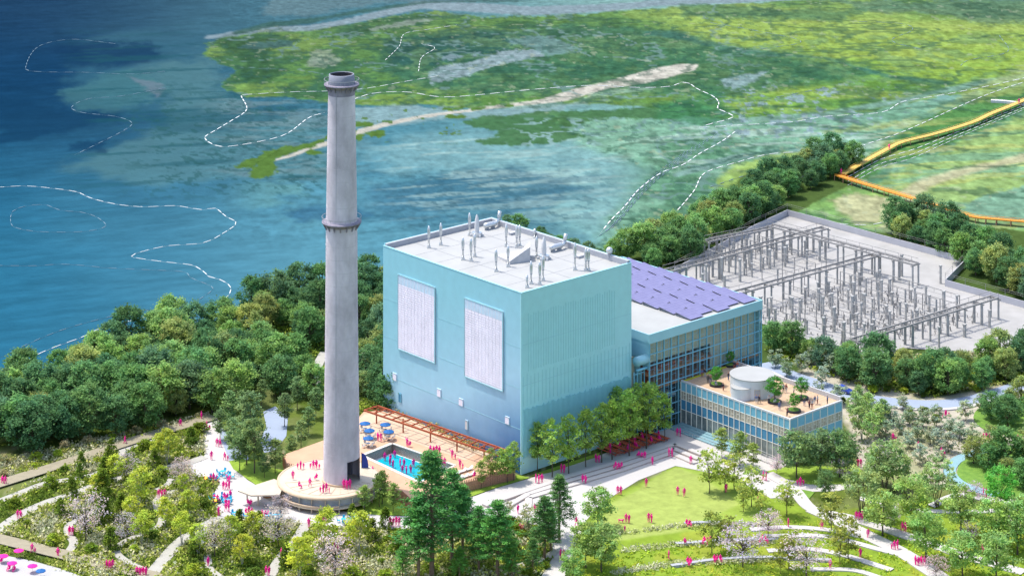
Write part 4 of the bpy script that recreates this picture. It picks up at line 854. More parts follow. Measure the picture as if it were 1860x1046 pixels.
# seating steps round the sunken lawn
for k in range(3):
    s_ = k * 7.5; t = empty('seating_step', G(1150, 845 + s_), ('uppermost', 'middle', 'lowest')[k] + ' of three long beige seating steps edging the plaza towards the lawn', 'seating step')
    pts = [(880 + 40 * k, 921 + s_ * .2), (960, 893 + s_ * .8), (1034, 868 + s_), (1130, 840 + s_), (1226 - 3 * k, 809 + s_)]; W = [G(*p) for p in pts] + [G(1275 - 6 * k, 828 + s_)]
    f = MB(); g2 = MB()
    for i in range(len(W) - 1):
        A, B = W[i], W[i + 1]; d = (B - A) / np.linalg.norm(B - A); f.bar(A + (0, 0, .24 - k * .05), B + (0, 0, .24 - k * .05), 1.5, .48 - .1 * k); g2.bar(A + (0, 0, .5 - k * .1), B + (0, 0, .5 - k * .1), 1.3, .04)
    f.build('riser', M['step'], t); g2.build('tread', M['pave'], t)
# stone seat walls in the meadow
for i, pts in enumerate(([(1243, 953), (1280, 951), (1318, 950)], [(1227, 990), (1320, 984), (1413, 982)], [(1219, 1030), (1310, 1018), (1406, 1015), (1510, 1020)])):
    t = empty('stone_seat_wall', G(*pts[1]), ('short rough grey stone seat wall, highest on the meadow slope', 'long rough grey stone seat wall halfway down the meadow', 'longest rough grey stone seat wall at the foot of the meadow')[i], 'seat wall')
    ribbon_mb(pts, .8, 0, .42).build('wall', M['stone'], t); ribbon_mb(pts, .9, .42, .48).build('cap', M['cap'], t)
# ================= PLANTS =================
def leaf_mesh(name, P, size, val, mt, tint=None, up=0.):
    "leaf quads at points P; val = brightness, tint = shift towards yellow"
    n = len(P); r = np.random.default_rng(len(name) * 131 + n)
    d = r.normal(size=(n, 3)); d[:, 2] = np.abs(d[:, 2]) + up; d /= np.linalg.norm(d, axis=1)[:, None]
    u = np.cross(d, r.normal(size=(n, 3))); u /= np.linalg.norm(u, axis=1)[:, None]; w_ = np.cross(d, u)
    s_ = (size * r.uniform(.6, 1.3, n))[:, None] / 2
    V = np.stack((P - u * s_ - w_ * s_ * .65, P + u * s_ - w_ * s_ * .65, P + u * s_ * .8 + w_ * s_ * .65, P - u * s_ * .8 + w_ * s_ * .65), 1).reshape(-1, 3)
    me = bpy.data.meshes.new(name); me.vertices.add(4 * n); me.vertices.foreach_set('co', V.ravel().astype(np.float32))
    me.loops.add(4 * n); me.loops.foreach_set('vertex_index', np.arange(4 * n, dtype=np.int32)); me.polygons.add(n); me.polygons.foreach_set('loop_start', np.arange(0, 4 * n, 4, dtype=np.int32))
    me.update(calc_edges=True)
    t = np.zeros(n) if tint is None else tint
    c = np.stack((val * (1 + .45 * t), val * (1 + .12 * t), val * (1 - .3 * t), np.ones(n)), 1) if val.ndim == 1 else np.concatenate((val, np.ones((n, 1))), 1)
    ca = me.color_attributes.new('Col', 'FLOAT_COLOR', 'POINT'); ca.data.foreach_set('color', np.repeat(c, 4, 0).ravel().astype(np.float32))
    me.materials.append(mt); return me
LEAF = attr_mat('leaves', .75, .12, 1, 0, transl=.5, objcol=True)
LK = 2.35
LEAFC = attr_mat('mixed_leaves', .85, .08, 1, 0, transl=.25)
def clumps(r, env, n, m, sp, jit=.3, hollow=.55):
    "env(z01) -> (radius, z); clump centres towards the envelope surface"
    z = r.uniform(0, 1, n); a = r.uniform(0, 2 * math.pi, n); q = r.uniform(hollow, 1.0, n) ** .7
    R_ = np.array([env(v)[0] for v in z]) * q * r.uniform(.82, 1.12, n); Z = np.array([env(v)[1] for v in z])
    Cc = np.stack((R_ * np.cos(a), R_ * np.sin(a), Z), 1)
    P = np.repeat(Cc, m, 0) + r.normal(size=(n * m, 3)) * np.array((sp, sp, sp * .6)) * r.uniform(.5, 1, (n * m, 1))
    cv = np.repeat(r.uniform(1 - jit, 1 + jit, n), m) * r.uniform(.75, 1.25, n * m); ct = np.repeat(r.uniform(-.3, .4, n), m)
    return Cc, P, cv, ct
def trunk_mb(H, z0, r0, tips, r, stems=1, spread=.0):
    f = MB()
    for k in range(stems):
        a = 2 * math.pi * k / stems + .4; off = np.array((math.cos(a), math.sin(a), 0)) * spread
        pts = [off * .25, off * .5 + (r.normal() * .05, r.normal() * .05, z0 * .5), off * .9 + (0, 0, z0), off * 1.3 + (r.normal() * .15, r.normal() * .15, (z0 + H) / 2), off * 1.4 + (0, 0, H * .92)]
        f.tube(pts, [r0, r0 * .85, r0 * .7, r0 * .42, r0 * .12], 6)
    for tp in tips:
        zb = z0 * .85 + (tp[2] - z0) * .35; st = np.array((0, 0, max(zb, z0 * .6)))
        if stems > 1:
            k = int(r.integers(stems)); a = 2 * math.pi * k / stems + .4; st = st + np.array((math.cos(a), math.sin(a), 0)) * spread
        md = (st + tp) / 2 + np.array((0, 0, .15 * H * .1)); f.tube([st, md, tp], [r0 * .38, r0 * .24, r0 * .07], 4)
    return f
TREES = {}
def tree_kind(kind, variants, H, cr, z0, nc, m, leaf, sp, shape, trunk='trunk', r0=.2, stems=1, spread=0., nl=14, hollow=.5, jit=.3):
    out = []
    for v in range(variants):
        r = np.random.default_rng(hash((kind, v)) % 1000 if False else sum(map(ord, kind)) * 7 + v)
        env = shape(H, cr, z0); Cc, P, cv, ct = clumps(r, env, nc, m, sp, jit, hollow)
        root = bpy.data.objects.new(kind, None); root.empty_display_size = .5
        f = trunk_mb(H, z0, r0, Cc[:nl], r, stems, spread); tr = f.build('trunk', M[trunk], None, at=(0, 0, 0)); tr.parent = root
        me = leaf_mesh('crown', P, leaf, cv, LEAF, ct, .55); cr_ = bpy.data.objects.new('crown', me); C.objects.link(cr_); cr_.parent = root
        C.objects.link(root); out.append([root, False])
    TREES[kind] = (out, H)
def sh_round(H, R_, z0): return lambda t: (R_ * math.sqrt(max(1 - ((t - .42) / (.6)) ** 2, .02)) if t > .42 else R_ * math.sqrt(max(1 - ((t - .42) / .46) ** 2, .02)), z0 + (H - z0) * t)
def sh_oval(H, R_, z0): return lambda t: (R_ * (math.sin(math.pi * min(1, t * .85 + .12)) ** .7 + .05), z0 + (H - z0) * t)
def sh_cone(H, R_, z0): return lambda t: (R_ * (1 - t) ** .8 + .15, z0 + (H - z0) * t)
def sh_vase(H, R_, z0): return lambda t: (R_ * (.35 + .75 * math.sin(math.pi * (t * .72 + .12)) ** 1.0), z0 + (H - z0) * t)
tree_kind('broadleaf_tree', 4, 9, 3.7, 1.6, 85, 62, .36, .66, sh_round, r0=.28, jit=.28)
tree_kind('plaza_tree', 3, 11.8, 2.5, 3.6, 78, 26, .36, .48, sh_oval, r0=.13, hollow=.2, jit=.35)
tree_kind('airy_tree', 3, 8, 2.5, 2.2, 44, 20, .34, .42, sh_oval, r0=.10, hollow=.15, nl=20)
tree_kind('park_tree', 3, 9, 3.7, 2.6, 95, 32, .36, .55, sh_round, r0=.18, hollow=.3, jit=.35)
tree_kind('multi_stem_tree', 2, 9, 3.6, 3.2, 80, 30, .36, .5, sh_vase, r0=.12, stems=4, spread=1.0, hollow=.35)
tree_kind('birch_tree', 3, 8, 2.5, 3.0, 60, 26, .34, .45, sh_oval, 'trunk_pale', .09, 3, .5, hollow=.2)
tree_kind('blossom_tree', 3, 7.5, 3.5, 2.4, 110, 11, .24, .5, sh_vase, r0=.14, nl=40, hollow=.3)
tree_kind('silver_tree', 2, 4.2, 1.5, 1.0, 40, 24, .26, .28, sh_oval, r0=.07, hollow=.2)
tree_kind('conical_tree', 2, 7, 2.2, .4, 90, 26, .30, .35, sh_cone, r0=.15, hollow=.4, jit=.4)
tree_kind('shrub', 3, 2.4, 1.7, .25, 40, 24, .30, .35, sh_round, r0=.06, hollow=.3, nl=6, jit=.4)
# pines: tiers of flat drooping clumps round a tall bare trunk
def pine_kind():
    out = []
    for v in range(3):
        r = np.random.default_rng(900 + v); H = 22.; Cc = []; z = 6.5
        while z < H:
            t = (z - 6.5) / (H - 6.5); L_ = (3.9 * (1 - t) ** .75 + .35) * r.uniform(.7, 1.15); nb = int(r.integers(4, 7)); a0 = r.uniform(0, 6.28)
            for k in range(nb):
                a = a0 + k * 2 * math.pi / nb + r.normal() * .2
                for q in (.45, .75, 1.):
                    Cc.append((L_ * q * math.cos(a), L_ * q * math.sin(a), z + .35 * q * L_ * .3 + r.normal() * .12))
            z += r.uniform(.75, 1.15)
        Cc = np.array(Cc); m = 44; P = np.repeat(Cc, m, 0) + r.normal(size=(len(Cc) * m, 3)) * np.array((.34, .34, .16))
        cv = np.repeat(r.uniform(.65, 1.35, len(Cc)), m) * r.uniform(.75, 1.25, len(P)); ct = np.repeat(r.uniform(-.3, .5, len(Cc)), m)
        root = bpy.data.objects.new('pine_tree', None); C.objects.link(root)
        f = MB(); f.tube([(0, 0, 0), (.1, 0, 7), (-.05, .1, 14), (0, 0, H)], [.32, .26, .17, .04], 8)
        for c0 in Cc[2::3]: f.tube([(0, 0, c0[2] - .3), c0 * .55 + np.array((0, 0, c0[2] * .45 - .1)), c0], [.09, .06, .02], 4)
        tr = f.build('trunk', mat('pine_bark%d' % v, (.20, .13, .09), .9, var=.3, scale=2), None, at=(0, 0, 0)); tr.parent = root
        me = leaf_mesh('crown', P, .25, cv, LEAF, ct, .8); c_o = bpy.data.objects.new('crown', me); C.objects.link(c_o); c_o.parent = root; out.append([root, False])
    TREES['pine_tree'] = (out, 22.)
pine_kind()
PLACED = []
def plant(kind, p, h, color, label, group=None, wide=1., v=None, cat=None):
    vs, H = TREES[kind]; v = random.randrange(len(vs)) if v is None else v; e = vs[v]
    o = e[0] if not e[1] else copy_tree(e[0]); e[1] = True
    s_ = h / H; o.location = tuple(map(float, p)); o.scale = (s_ * wide * random.uniform(.94, 1.06), s_ * wide * random.uniform(.94, 1.06), s_); o.rotation_euler = (0, 0, random.uniform(0, 6.28))
    j = random.uniform(.88, 1.12)
    for ch in o.children:
        if ch.name.startswith('crown'): ch.color = (min(color[0] * LK * j * random.uniform(.93, 1.07), .8), min(color[1] * LK * j, .8), min(color[2] * LK * j * random.uniform(.9, 1.1), .8), 1)
    tag(o, label, cat or ('shrub' if kind == 'shrub' else 'tree'), group); PLACED.append(o); return o
def inpoly(x, y, P):
    ins = np.zeros(np.shape(x), bool)
    for i in range(len(P)):
        a = P[i]; b = P[(i + 1) % len(P)]; c = ((a[1] > y) != (b[1] > y)); ins ^= c & (x < (b[0] - a[0]) * (y - a[1]) / (b[1] - a[1] + 1e-12) + a[0])
    return ins
def blocked(x, y, pad=.3):
    x = np.atleast_1d(np.asarray(x, float)); y = np.atleast_1d(np.asarray(y, float)); b = np.zeros(x.shape, bool)
    for P in EXP: b |= inpoly(x, y, P)
    for L_, w_ in EXL:
        for i in range(len(L_) - 1):
            a, c = L_[i], L_[i + 1]; e = c - a; t = np.clip(((x - a[0]) * e[0] + (y - a[1]) * e[1]) / (e @ e + 1e-9), 0, 1)
            b |= np.hypot(x - a[0] - t * e[0], y - a[1] - t * e[1]) < w_ + pad
    return b
def fill(pts, spacing, excl=True, pad=1.0):
    P = np.array(poly(pts)); r = rng; x0, y0 = P.min(0); x1, y1 = P.max(0); got = []
    for _ in range(int((x1 - x0) * (y1 - y0) / spacing ** 2 * 9)):
        x, y = r.uniform(x0, x1), r.uniform(y0, y1)
        if not inpoly(np.array([x]), np.array([y]), P)[0]: continue
        if any((x - a) ** 2 + (y - b) ** 2 < spacing ** 2 for a, b in got): continue
        if excl and blocked(x, y, pad)[0]: continue
        got.append((x, y))
    return got
GREENS = [(col(108, 150, 92), 'mid green'), (col(90, 130, 86), 'dark green'), (col(134, 170, 98), 'light green'), (col(104, 140, 104), 'blue green'), (col(146, 162, 98), 'olive green')]
def wood(pts, spacing, hr, wts, phrase, group, kinds=('broadleaf_tree',), ex=True):
    for (x, y) in fill(pts, spacing, ex):
        c, nm = GREENS[int(rng.choice(5, p=wts))]; h = rng.uniform(hr[0] * .82, hr[1] * 1.08); sz = 'tall' if h > sum(hr) / 2 else 'smaller'
        k = kinds[int(rng.integers(len(kinds)))]
        plant(k, (x, y, 0), h, c, '%s %s broadleaf tree %s' % (sz, nm, phrase), group + ', ' + sz + ' ' + nm)
W1_ = (.3, .25, .2, .15, .1)
wood([(-40, 735), (0, 722), (60, 704), (120, 684), (190, 658), (250, 632), (310, 618), (320, 700), (300, 775), (200, 795), (100, 815), (0, 838), (-40, 850)], 4.7, (7.5, 10.5), (.3, .33, .15, .17, .05), 'in the dense wood on the left shore', 'left shore wood')
wood([(310, 618), (370, 608), (430, 614), (470, 640), (520, 672), (570, 690), (588, 720), (560, 735), (470, 716), (430, 735), (390, 750), (318, 772)], 4.8, (7.5, 10), (.33, .2, .27, .12, .08), 'in the wood behind the boardwalk end', 'wood behind the boardwalk end')
wood([(455, 578), (462, 556), (500, 545), (560, 545), (590, 545), (590, 640), (560, 640), (530, 622), (480, 600)], 5.2, (7.5, 10.5), (.25, .35, .1, .2, .1), 'on the headland left of the chimney', 'headland left of the chimney')
wood([(648, 530), (694, 520), (720, 560), (720, 760), (690, 740), (660, 738), (648, 700)], 5.0, (6.5, 9.5), (.25, .3, .15, .1, .2), 'in the gap between chimney and cube', 'trees between chimney and cube')
wood([(880, 418), (905, 412), (940, 420), (1000, 445), (1080, 470), (1120, 478), (1110, 500), (900, 440)], 5.5, (5, 7), (.3, .4, .1, .2, 0.), 'on the shore behind the cube', 'shore behind the cube')
wood([(1115, 476), (1160, 462), (1200, 448), (1240, 424), (1290, 396), (1340, 372), (1350, 366), (1370, 380), (1380, 402), (1340, 424), (1290, 452), (1240, 486), (1200, 494), (1150, 486)], 4.9, (6.5, 9), (.3, .25, .2, .05, .2), 'in the belt between the marsh and the switch yard', 'belt between marsh and switch yard')
wood([(1345, 370), (1400, 338), (1470, 304), (1520, 290), (1556, 296), (1552, 312), (1510, 330), (1450, 352), (1385, 398)], 4.8, (6, 9.5), (.25, .45, .05, .1, .15), 'in the hedge line running up to the boardwalk corner', 'hedge line to the boardwalk corner')
wood([(1614, 412), (1650, 402), (1700, 415), (1760, 448), (1800, 466), (1870, 500), (1900, 556), (1860, 550), (1790, 520), (1760, 500), (1755, 486), (1690, 462), (1620, 440)], 4.9, (6, 9), (.35, .3, .15, .1, .1), 'in the thicket beyond the yard wall', 'thicket beyond the yard wall')
wood([(1388, 630), (1450, 644), (1550, 668), (1650, 688), (1700, 690), (1760, 680), (1860, 648), (1920, 640), (1920, 674), (1860, 688), (1800, 706), (1700, 721), (1600, 713), (1500, 686), (1440, 660), (1392, 645)], 4.2, (6.2, 8.6), (.35, .2, .25, .05, .15), 'in the wood between the switch yard and the road', 'wood between yard and road')
wood([(1790, 745), (1830, 735), (1920, 730), (1920, 782), (1850, 780), (1800, 772)], 3.6, (5, 8), (.3, .1, .3, 0., .3), 'on the upper round grass island at right', 'upper round island', ('broadleaf_tree', 'airy_tree', 'conical_tree'), False)
wood([(1762, 840), (1820, 822), (1920, 822), (1920, 895), (1850, 892), (1790, 872)], 3.6, (5, 8), (.3, .1, .35, 0., .25), 'on the lower round grass island at right', 'lower round island', ('broadleaf_tree', 'airy_tree', 'broadleaf_tree'), False)
def mpp(y): return (y - YH) / CAMH              # photo pixels per metre at a ground point
def row(kind, lst, color, label, group, wide=1.):
    for e in lst:
        x, y, h = e[:3]; plant(kind, G(x, y), h / mpp(y), color, label, group, wide * (e[3] if len(e) > 3 else 1))
row('plaza_tree', [(909, 877, 62), (922, 878, 66), (933, 873, 70), (956, 848, 84), (976, 856, 88), (1003, 867, 104), (1033, 860, 104), (1064, 848, 104), (1093, 840, 106), (1112, 835, 108), (1143, 828, 118), (1174, 815, 118), (1207, 800, 84),
                   (1119, 808, 104), (1154, 797, 100), (1186, 788, 92)], col(162, 192, 98), 'slim dark trunked tree in the plaza grove beside the cube', 'plaza grove trees')
row('plaza_tree', [(874, 887, 50, 1.1), (891, 880, 66)], col(150, 166, 92), 'slim pale tree on the grass by the pool screen', 'trees by the pool screen')
row('plaza_tree', [(662, 930, 48, 1.3), (689, 921, 56, 1.2), (694, 916, 60, 1.2), (714, 932, 54, 1.2)], col(150, 172, 94), 'small pale tree on the grass right of the pavilion', 'trees right of the pavilion')
row('plaza_tree', [(1311, 832, 54, 1.3), (1344, 846, 62, 1.3), (1368, 855, 50, 1.3)], col(150, 172, 92), 'small tree standing in the paving before the terrace building', 'trees before the terrace building')
row('plaza_tree', [(435, 855, 74), (462, 860, 100), (517, 775, 60), (547, 816, 52), (500, 860, 62), (480, 868, 42), (448, 845, 82), (425, 830, 70), (400, 800, 56), (415, 780, 70), (455, 800, 88), (500, 720, 50), (540, 745, 60), (560, 790, 50), (574, 760, 55), (530, 830, 40), (440, 770, 60), (475, 740, 50), (420, 752, 48), (560, 720, 44)], col(124, 150, 96), 'grey green tree in the grove around the left service road', 'grove around the left service road', 1.25)
row('airy_tree', [(1288, 896, 78), (1317, 894, 62), (1334, 888, 66), (1350, 929, 50), (1365, 919, 72), (1383, 935, 42), (1429, 937, 66)], col(166, 184, 92), 'yellow green airy young tree on the upper edge of the lawn', 'airy trees on the lawn edge', 1.15)
row('airy_tree', [(1293, 1005, 74), (1321, 1000, 66), (1417, 1041, 55), (1433, 1034, 72), (1510, 970, 80), (1526, 1024, 68), (1541, 1016, 76)], col(150, 160, 78), 'olive green airy tree among the curved meadow paths', 'airy trees among the meadow paths', 1.1)
row('park_tree', [(1447, 869, 84, 1.05), (1490, 863, 80, 1.05), (1525, 867, 84, 1.05), (1500, 905, 50, .9)], col(122, 152, 100), 'round grey green tree at the front corner of the terrace building', 'trees at the terrace building corner')
row('park_tree', [(1655, 955, 88), (1603, 972, 78, 1.15), (1745, 970, 86), (1682, 1018, 88), (1748, 1046, 78, 1.1), (1802, 997, 90), (1848, 1007, 100), (1810, 1056, 84, 1.1), (1870, 980, 80), (1590, 880, 60)], col(150, 180, 104), 'round fresh green tree on the grass at lower right', 'round trees at lower right')
row('park_tree', [(1818, 927, 78)], col(110, 180, 84), 'brightest green tree beside the pale blue cycle track', None)
row('multi_stem_tree', [(1565, 935, 84), (1607, 892, 88), (1627, 892, 74), (1702, 920, 84)], col(150, 170, 108), 'wide multi stemmed tree between paving and lower right grass', 'multi stemmed trees')
row('park_tree', [(1086, 960, 72), (1092, 1038, 84, 1.05), (1064, 1030, 80), (1040, 1060, 60)], col(148, 178, 100), 'soft green round tree on the left edge of the lawn', 'trees on the left edge of the lawn')
row('blossom_tree', [(1349, 1030, 76, 1.2), (1465, 1048, 76, 1.2), (1395, 976, 48, 1.3), (1411, 862, 34), (1700, 1052, 40, 1.3), (1768, 910, 34, 1.3), (1830, 985, 46, 1.3), (1624, 950, 34, 1.2), (1530, 870, 40, 1.3), (1765, 985, 40)], col(196, 178, 192), 'leafless looking tree covered in lilac pink blossom in the meadow', 'lilac blossom trees in the meadow')
row('blossom_tree', [(156, 984, 84), (331, 894, 52), (230, 875, 50), (231, 987, 54), (390, 1012, 66), (505, 994, 70), (609, 1056, 84), (510, 945, 44), (330, 872, 40)], col(196, 184, 180), 'tree with pale brownish pink blossom in the left garden', 'pale blossom trees in the left garden')
row('birch_tree', [(303, 842, 62), (290, 838, 50), (253, 925, 76), (258, 990, 62), (210, 880, 52), (331, 900, 40), (590, 1002, 78), (651, 1006, 76), (544, 1056, 78), (300, 960, 54), (330, 990, 60), (240, 960, 58), (360, 1010, 56), (420, 1000, 62), (440, 1030, 58), (460, 985, 54), (560, 1030, 54), (345, 940, 50), (180, 905, 44)], col(182, 196, 78), 'white stemmed birch with lime green leaves in the left garden', 'birches in the left garden', 1.1)
row('birch_tree', [(1550, 770, 56), (1565, 800, 60), (1558, 745, 44), (1582, 812, 60), (1596, 790, 56), (1604, 770, 44), (1575, 765, 50)], col(150, 178, 110), 'loose pale birch on the gravel right of the terrace building', 'birches right of the terrace building')
row('conical_tree', [(202, 834, 38), (147, 850, 30), (186, 905, 54), (186, 950, 60), (190, 875, 46), (347, 808, 34), (130, 905, 40), (110, 940, 36), (200, 1000, 44), (220, 945, 50), (145, 868, 28), (280, 850, 36), (270, 880, 34), (262, 958, 34), (435, 960, 36), (470, 965, 38), (520, 1030, 44), (640, 940, 26), (676, 985, 44), (700, 960, 40), (720, 1010, 44)], col(110, 134, 48), 'dark olive conical evergreen in the left garden', 'conical evergreens in the left garden', 1.2)
row('silver_tree', [(1566, 745, 34), (1603, 768, 34), (1620, 772, 34), (1634, 786, 33), (1651, 772, 36), (1667, 799, 34), (1677, 776, 36), (1702, 776, 40), (1726, 791, 36), (1743, 799, 40), (1754, 764, 36), (1766, 807, 40), (1690, 807, 34), (1704, 815, 36), (1723, 822, 36), (1671, 842, 36), (1651, 815, 32), (1706, 846, 34), (1589, 795, 34), (1609, 796, 33)], col(160, 176, 148), 'small silvery grey tree standing in the pale gravel garden', 'silvery trees in the gravel garden', 1.1)
row('silver_tree', [(1512, 680, 38), (1409, 668, 34), (1429, 686, 34), (1456, 678, 34), (1471, 664, 34), (1493, 700, 34), (1487, 728, 34), (1520, 735, 36), (1640, 745, 30), (1580, 745, 30), (1538, 690, 36), (1780, 745, 30)], col(160, 176, 148), 'small silvery grey tree lining the blue grey road', 'silvery trees lining the road', 1.1)
row('pine_tree', [(784, 1050, 232), (821, 1019, 166, 1.1), (841, 1012, 130), (904, 1050, 140, 1.15), (870, 1040, 120), (760, 1056, 150)], col(104, 162, 88), 'tall rough barked pine in the clump in front of the pool', 'pines in front of the pool', 1.45)
row('pine_tree', [(1016, 980, 118), (989, 1014, 112, 1.1), (1000, 1000, 80), (968, 1046, 70)], col(104, 150, 86), 'narrower pine in the pair before the plaza curve', 'pines before the plaza curve', 1.5)
row('pine_tree', [(731, 1052, 60, 1.4), (835, 1054, 60, 1.5), (930, 1056, 76, 1.3)], col(120, 172, 82), 'young low pine at the front edge of the clump', 'young pines at the front edge', 1.2)
row('airy_tree', [(960, 975, 60), (925, 940, 30)], col(170, 176, 130), 'pale wispy tree between the two pine clumps', None)
# roof terrace trees in planter bowls
for i, (x, y, h, lb) in enumerate(((1301, 700, 30, 'nearest the glass hall wall on the left'), (1407, 731, 42, 'right of the white drum'), (1456, 724, 34, 'by the far parapet'), (1442, 747, 28, 'smallest, towards the front corner'), (1326, 664, 22, 'against the glass hall behind the drum'))):
    p = G(x, y, LZ); plant('park_tree', p + (0, 0, .45), h * .9 / mpp(y) * 1.05, col(88, 150, 62), 'bright green tree in a roof terrace planter ' + lb, 'roof terrace trees', .95)
    t = empty('planter', p, 'dark round planter bench on the roof terrace ' + lb, 'planter', 'roof terrace planters')
    f = MB(); f.cyl(p, 1.5, LZ + .02, LZ + .42, 14); f.build('bench_ring', M['black'], t); f = MB(); f.cyl(p, 1.15, LZ + .42, LZ + .5, 14); f.build('soil', M['lawn_dark'], t)
# garden shrubs one can count
def shrubs(pts, sp, n_col, phrase, group, hr=(1.1, 2.3)):
    for (x, y) in fill(pts, sp, True, 1.3):
        c, nm = n_col[int(rng.integers(len(n_col)))]; plant('shrub', (x, y, 0), rng.uniform(*hr), c, '%s rounded shrub %s' % (nm, phrase), group + ', ' + nm, 1.15)
GC = [(col(120, 144, 46), 'olive'), (col(158, 176, 60), 'lime green'), (col(92, 118, 44), 'dark green'), (col(176, 172, 132), 'pale straw coloured')]
shrubs([(30, 890), (135, 850), (300, 800), (370, 785), (372, 860), (395, 880), (400, 940), (330, 1000), (260, 1040), (130, 1005), (20, 970)], 6.2, GC[:3], 'in the left garden between the paths', 'left garden shrubs')
shrubs([(410, 950), (540, 955), (700, 968), (740, 1000), (740, 1056), (280, 1056)], 6.0, GC[:3], 'in the front garden below the pavilion', 'front garden shrubs')
shrubs([(0, 840), (100, 818), (300, 775), (380, 752), (260, 792), (120, 832), (0, 872)], 4.0, [GC[1], GC[3]], 'on the bank between wood and boardwalk', 'bank shrubs', (1., 1.8))
shrubs([(940, 960), (1000, 965), (1000, 1056), (930, 1056), (900, 1000)], 3.2, [GC[0], GC[2]], 'under the pines', 'shrubs under the pines')
shrubs([(1500, 712), (1600, 742), (1720, 752), (1700, 765), (1580, 757), (1500, 730)], 4.2, [GC[2], GC[0]], 'along the road verge', 'road verge shrubs', (1., 1.8))
shrubs([(1560, 698), (1680, 712), (1760, 712), (1820, 700), (1820, 708), (1740, 722), (1640, 724), (1560, 712)], 3.6, [GC[2], GC[1]], 'between the wood and the road', 'shrubs between wood and road', (1., 2.))
shrubs([(450, 600), (560, 640), (590, 690), (540, 680), (480, 640)], 4.5, [GC[1], GC[0]], 'by the creek behind the chimney', 'creek shrubs', (1., 2.))
# ground cover
def cover(name, pts, dens, pal, hr, leaf, pad=.15, label=None):
    P = np.array(poly(pts)); x0, y0 = P.min(0); x1, y1 = P.max(0); n = int((x1 - x0) * (y1 - y0) * dens)
    x = rng.uniform(x0, x1, n); y = rng.uniform(y0, y1, n); k = inpoly(x, y, P); x, y = x[k], y[k]; k = ~blocked(x, y, pad); x, y = x[k], y[k]
    big = fbm(x / 5, y / 7, 5); k = rng.uniform(0, 1, len(x)) < .35 + big; x, y, big = x[k], y[k], big[k]
    idx = np.clip(((big - .25) / .5 + rng.normal(size=len(x)) * .16) * len(pal), 0, len(pal) - 1).astype(int)
    m = 5; n = len(x); r = rng; h = r.uniform(*hr, n) * (.6 + big)
    Q = np.stack((np.repeat(x, m) + r.normal(size=n * m) * .32, np.repeat(y, m) + r.normal(size=n * m) * .32, np.repeat(h, m) * r.uniform(.25, 1, n * m) + .08), 1)
    cc = np.array(pal)[idx][:, :3]; cc = 1.9 * np.repeat(cc, m, 0) * r.uniform(.7, 1.3, (n * m, 1)) * np.repeat(r.uniform(.75, 1.2, n), m)[:, None]
    o_ = Q.mean(0); o_[2] = 0; me = leaf_mesh(name, Q - o_, leaf, cc, LEAFC); o = bpy.data.objects.new(name, me); C.objects.link(o); o.location = o_; tag(o, label, 'ground cover', None, 'stuff')
GP = [col(104, 128, 48), col(134, 156, 56), col(166, 182, 72), col(196, 198, 110), col(212, 206, 166), col(196, 198, 160)]
cover('meadow_plants', [(0, 905), (135, 842), (390, 768), (372, 800), (372, 830), (395, 880), (400, 945), (540, 950), (640, 964), (740, 962), (860, 945), (930, 940), (1000, 975), (1010, 1000), (975, 1060), (160, 1060), (100, 1000), (0, 970)], 3.4, GP, (.3, 1.0), .42, label='mixed low meadow plants and grasses filling the front garden')
cover('bank_grass', [(0, 838), (120, 810), (385, 750), (380, 757), (130, 832), (0, 874)], 3, GP[2:], (.2, .7), .4, label='pale grasses on the bank beside the upper boardwalk')
cover('dune_grass', [(-20, 990), (100, 1016), (300, 1068), (150, 1060), (100, 1030), (0, 1006)], 3, GP[:4], (.2, .7), .4, label='green dune grass between boardwalk and beach')
cover('wood_undergrowth', [(470, 598), (560, 640), (590, 660), (590, 760), (640, 760), (690, 740), (690, 640), (650, 640), (590, 620), (500, 590)], 2, GP[:3], (.3, .9), .45, label='undergrowth around the creek behind the chimney')
cover('verge_plants', [(1392, 640), (1500, 684), (1600, 712), (1700, 722), (1800, 705), (1860, 690), (1860, 640), (1600, 650), (1400, 610)], 1.8, GP[:5], (.3, .8), .42, label='low plants at the foot of the roadside wood')
cover('meadow_flowers', [(1420, 940), (1540, 950), (1700, 1000), (1860, 930), (1860, 1060), (1050, 1060), (1060, 1010), (1240, 995), (1400, 970)], .9, [col(150, 186, 60), col(176, 200, 60), col(204, 208, 70), col(170, 196, 70)], (.05, .18), .34, label='flowering meadow grass between the curved paths')
cover('seed_grass_band', [(1114, 974), (1240, 958), (1390, 955), (1400, 950), (1240, 952), (1114, 967)], 6, [col(200, 208, 140), col(212, 212, 176)], (.2, .5), .3, label='upper dotted band of pale seeding grass across the slope')
cover('seed_grass_band', [(1127, 1005), (1228, 994), (1413, 988), (1413, 976), (1228, 985), (1127, 998)], 6, [col(200, 208, 140), col(212, 212, 176)], (.2, .5), .3, label='middle dotted band of pale seeding grass across the slope')
cover('seed_grass_band', [(1114, 1046), (1221, 1030), (1400, 1022), (1400, 1010), (1221, 1020), (1114, 1038)], 6, [col(200, 208, 140), col(212, 212, 176)], (.2, .5), .3, label='lower dotted band of pale seeding grass across the slope')
cover('gravel_plants', [(1540, 745), (1700, 770), (1760, 800), (1720, 850), (1640, 850), (1560, 830)], .9, [col(150, 160, 110), col(190, 186, 150)], (.1, .4), .35, label='sparse tufts on the gravel under the silvery trees')
cover('wall_grasses', [(716, 768), (730, 766), (880, 836), (868, 842)], 5, [col(206, 190, 120), col(186, 170, 96)], (2.3, 3.1), .4, -1, label='feathery straw coloured grasses along the foot of the cube')
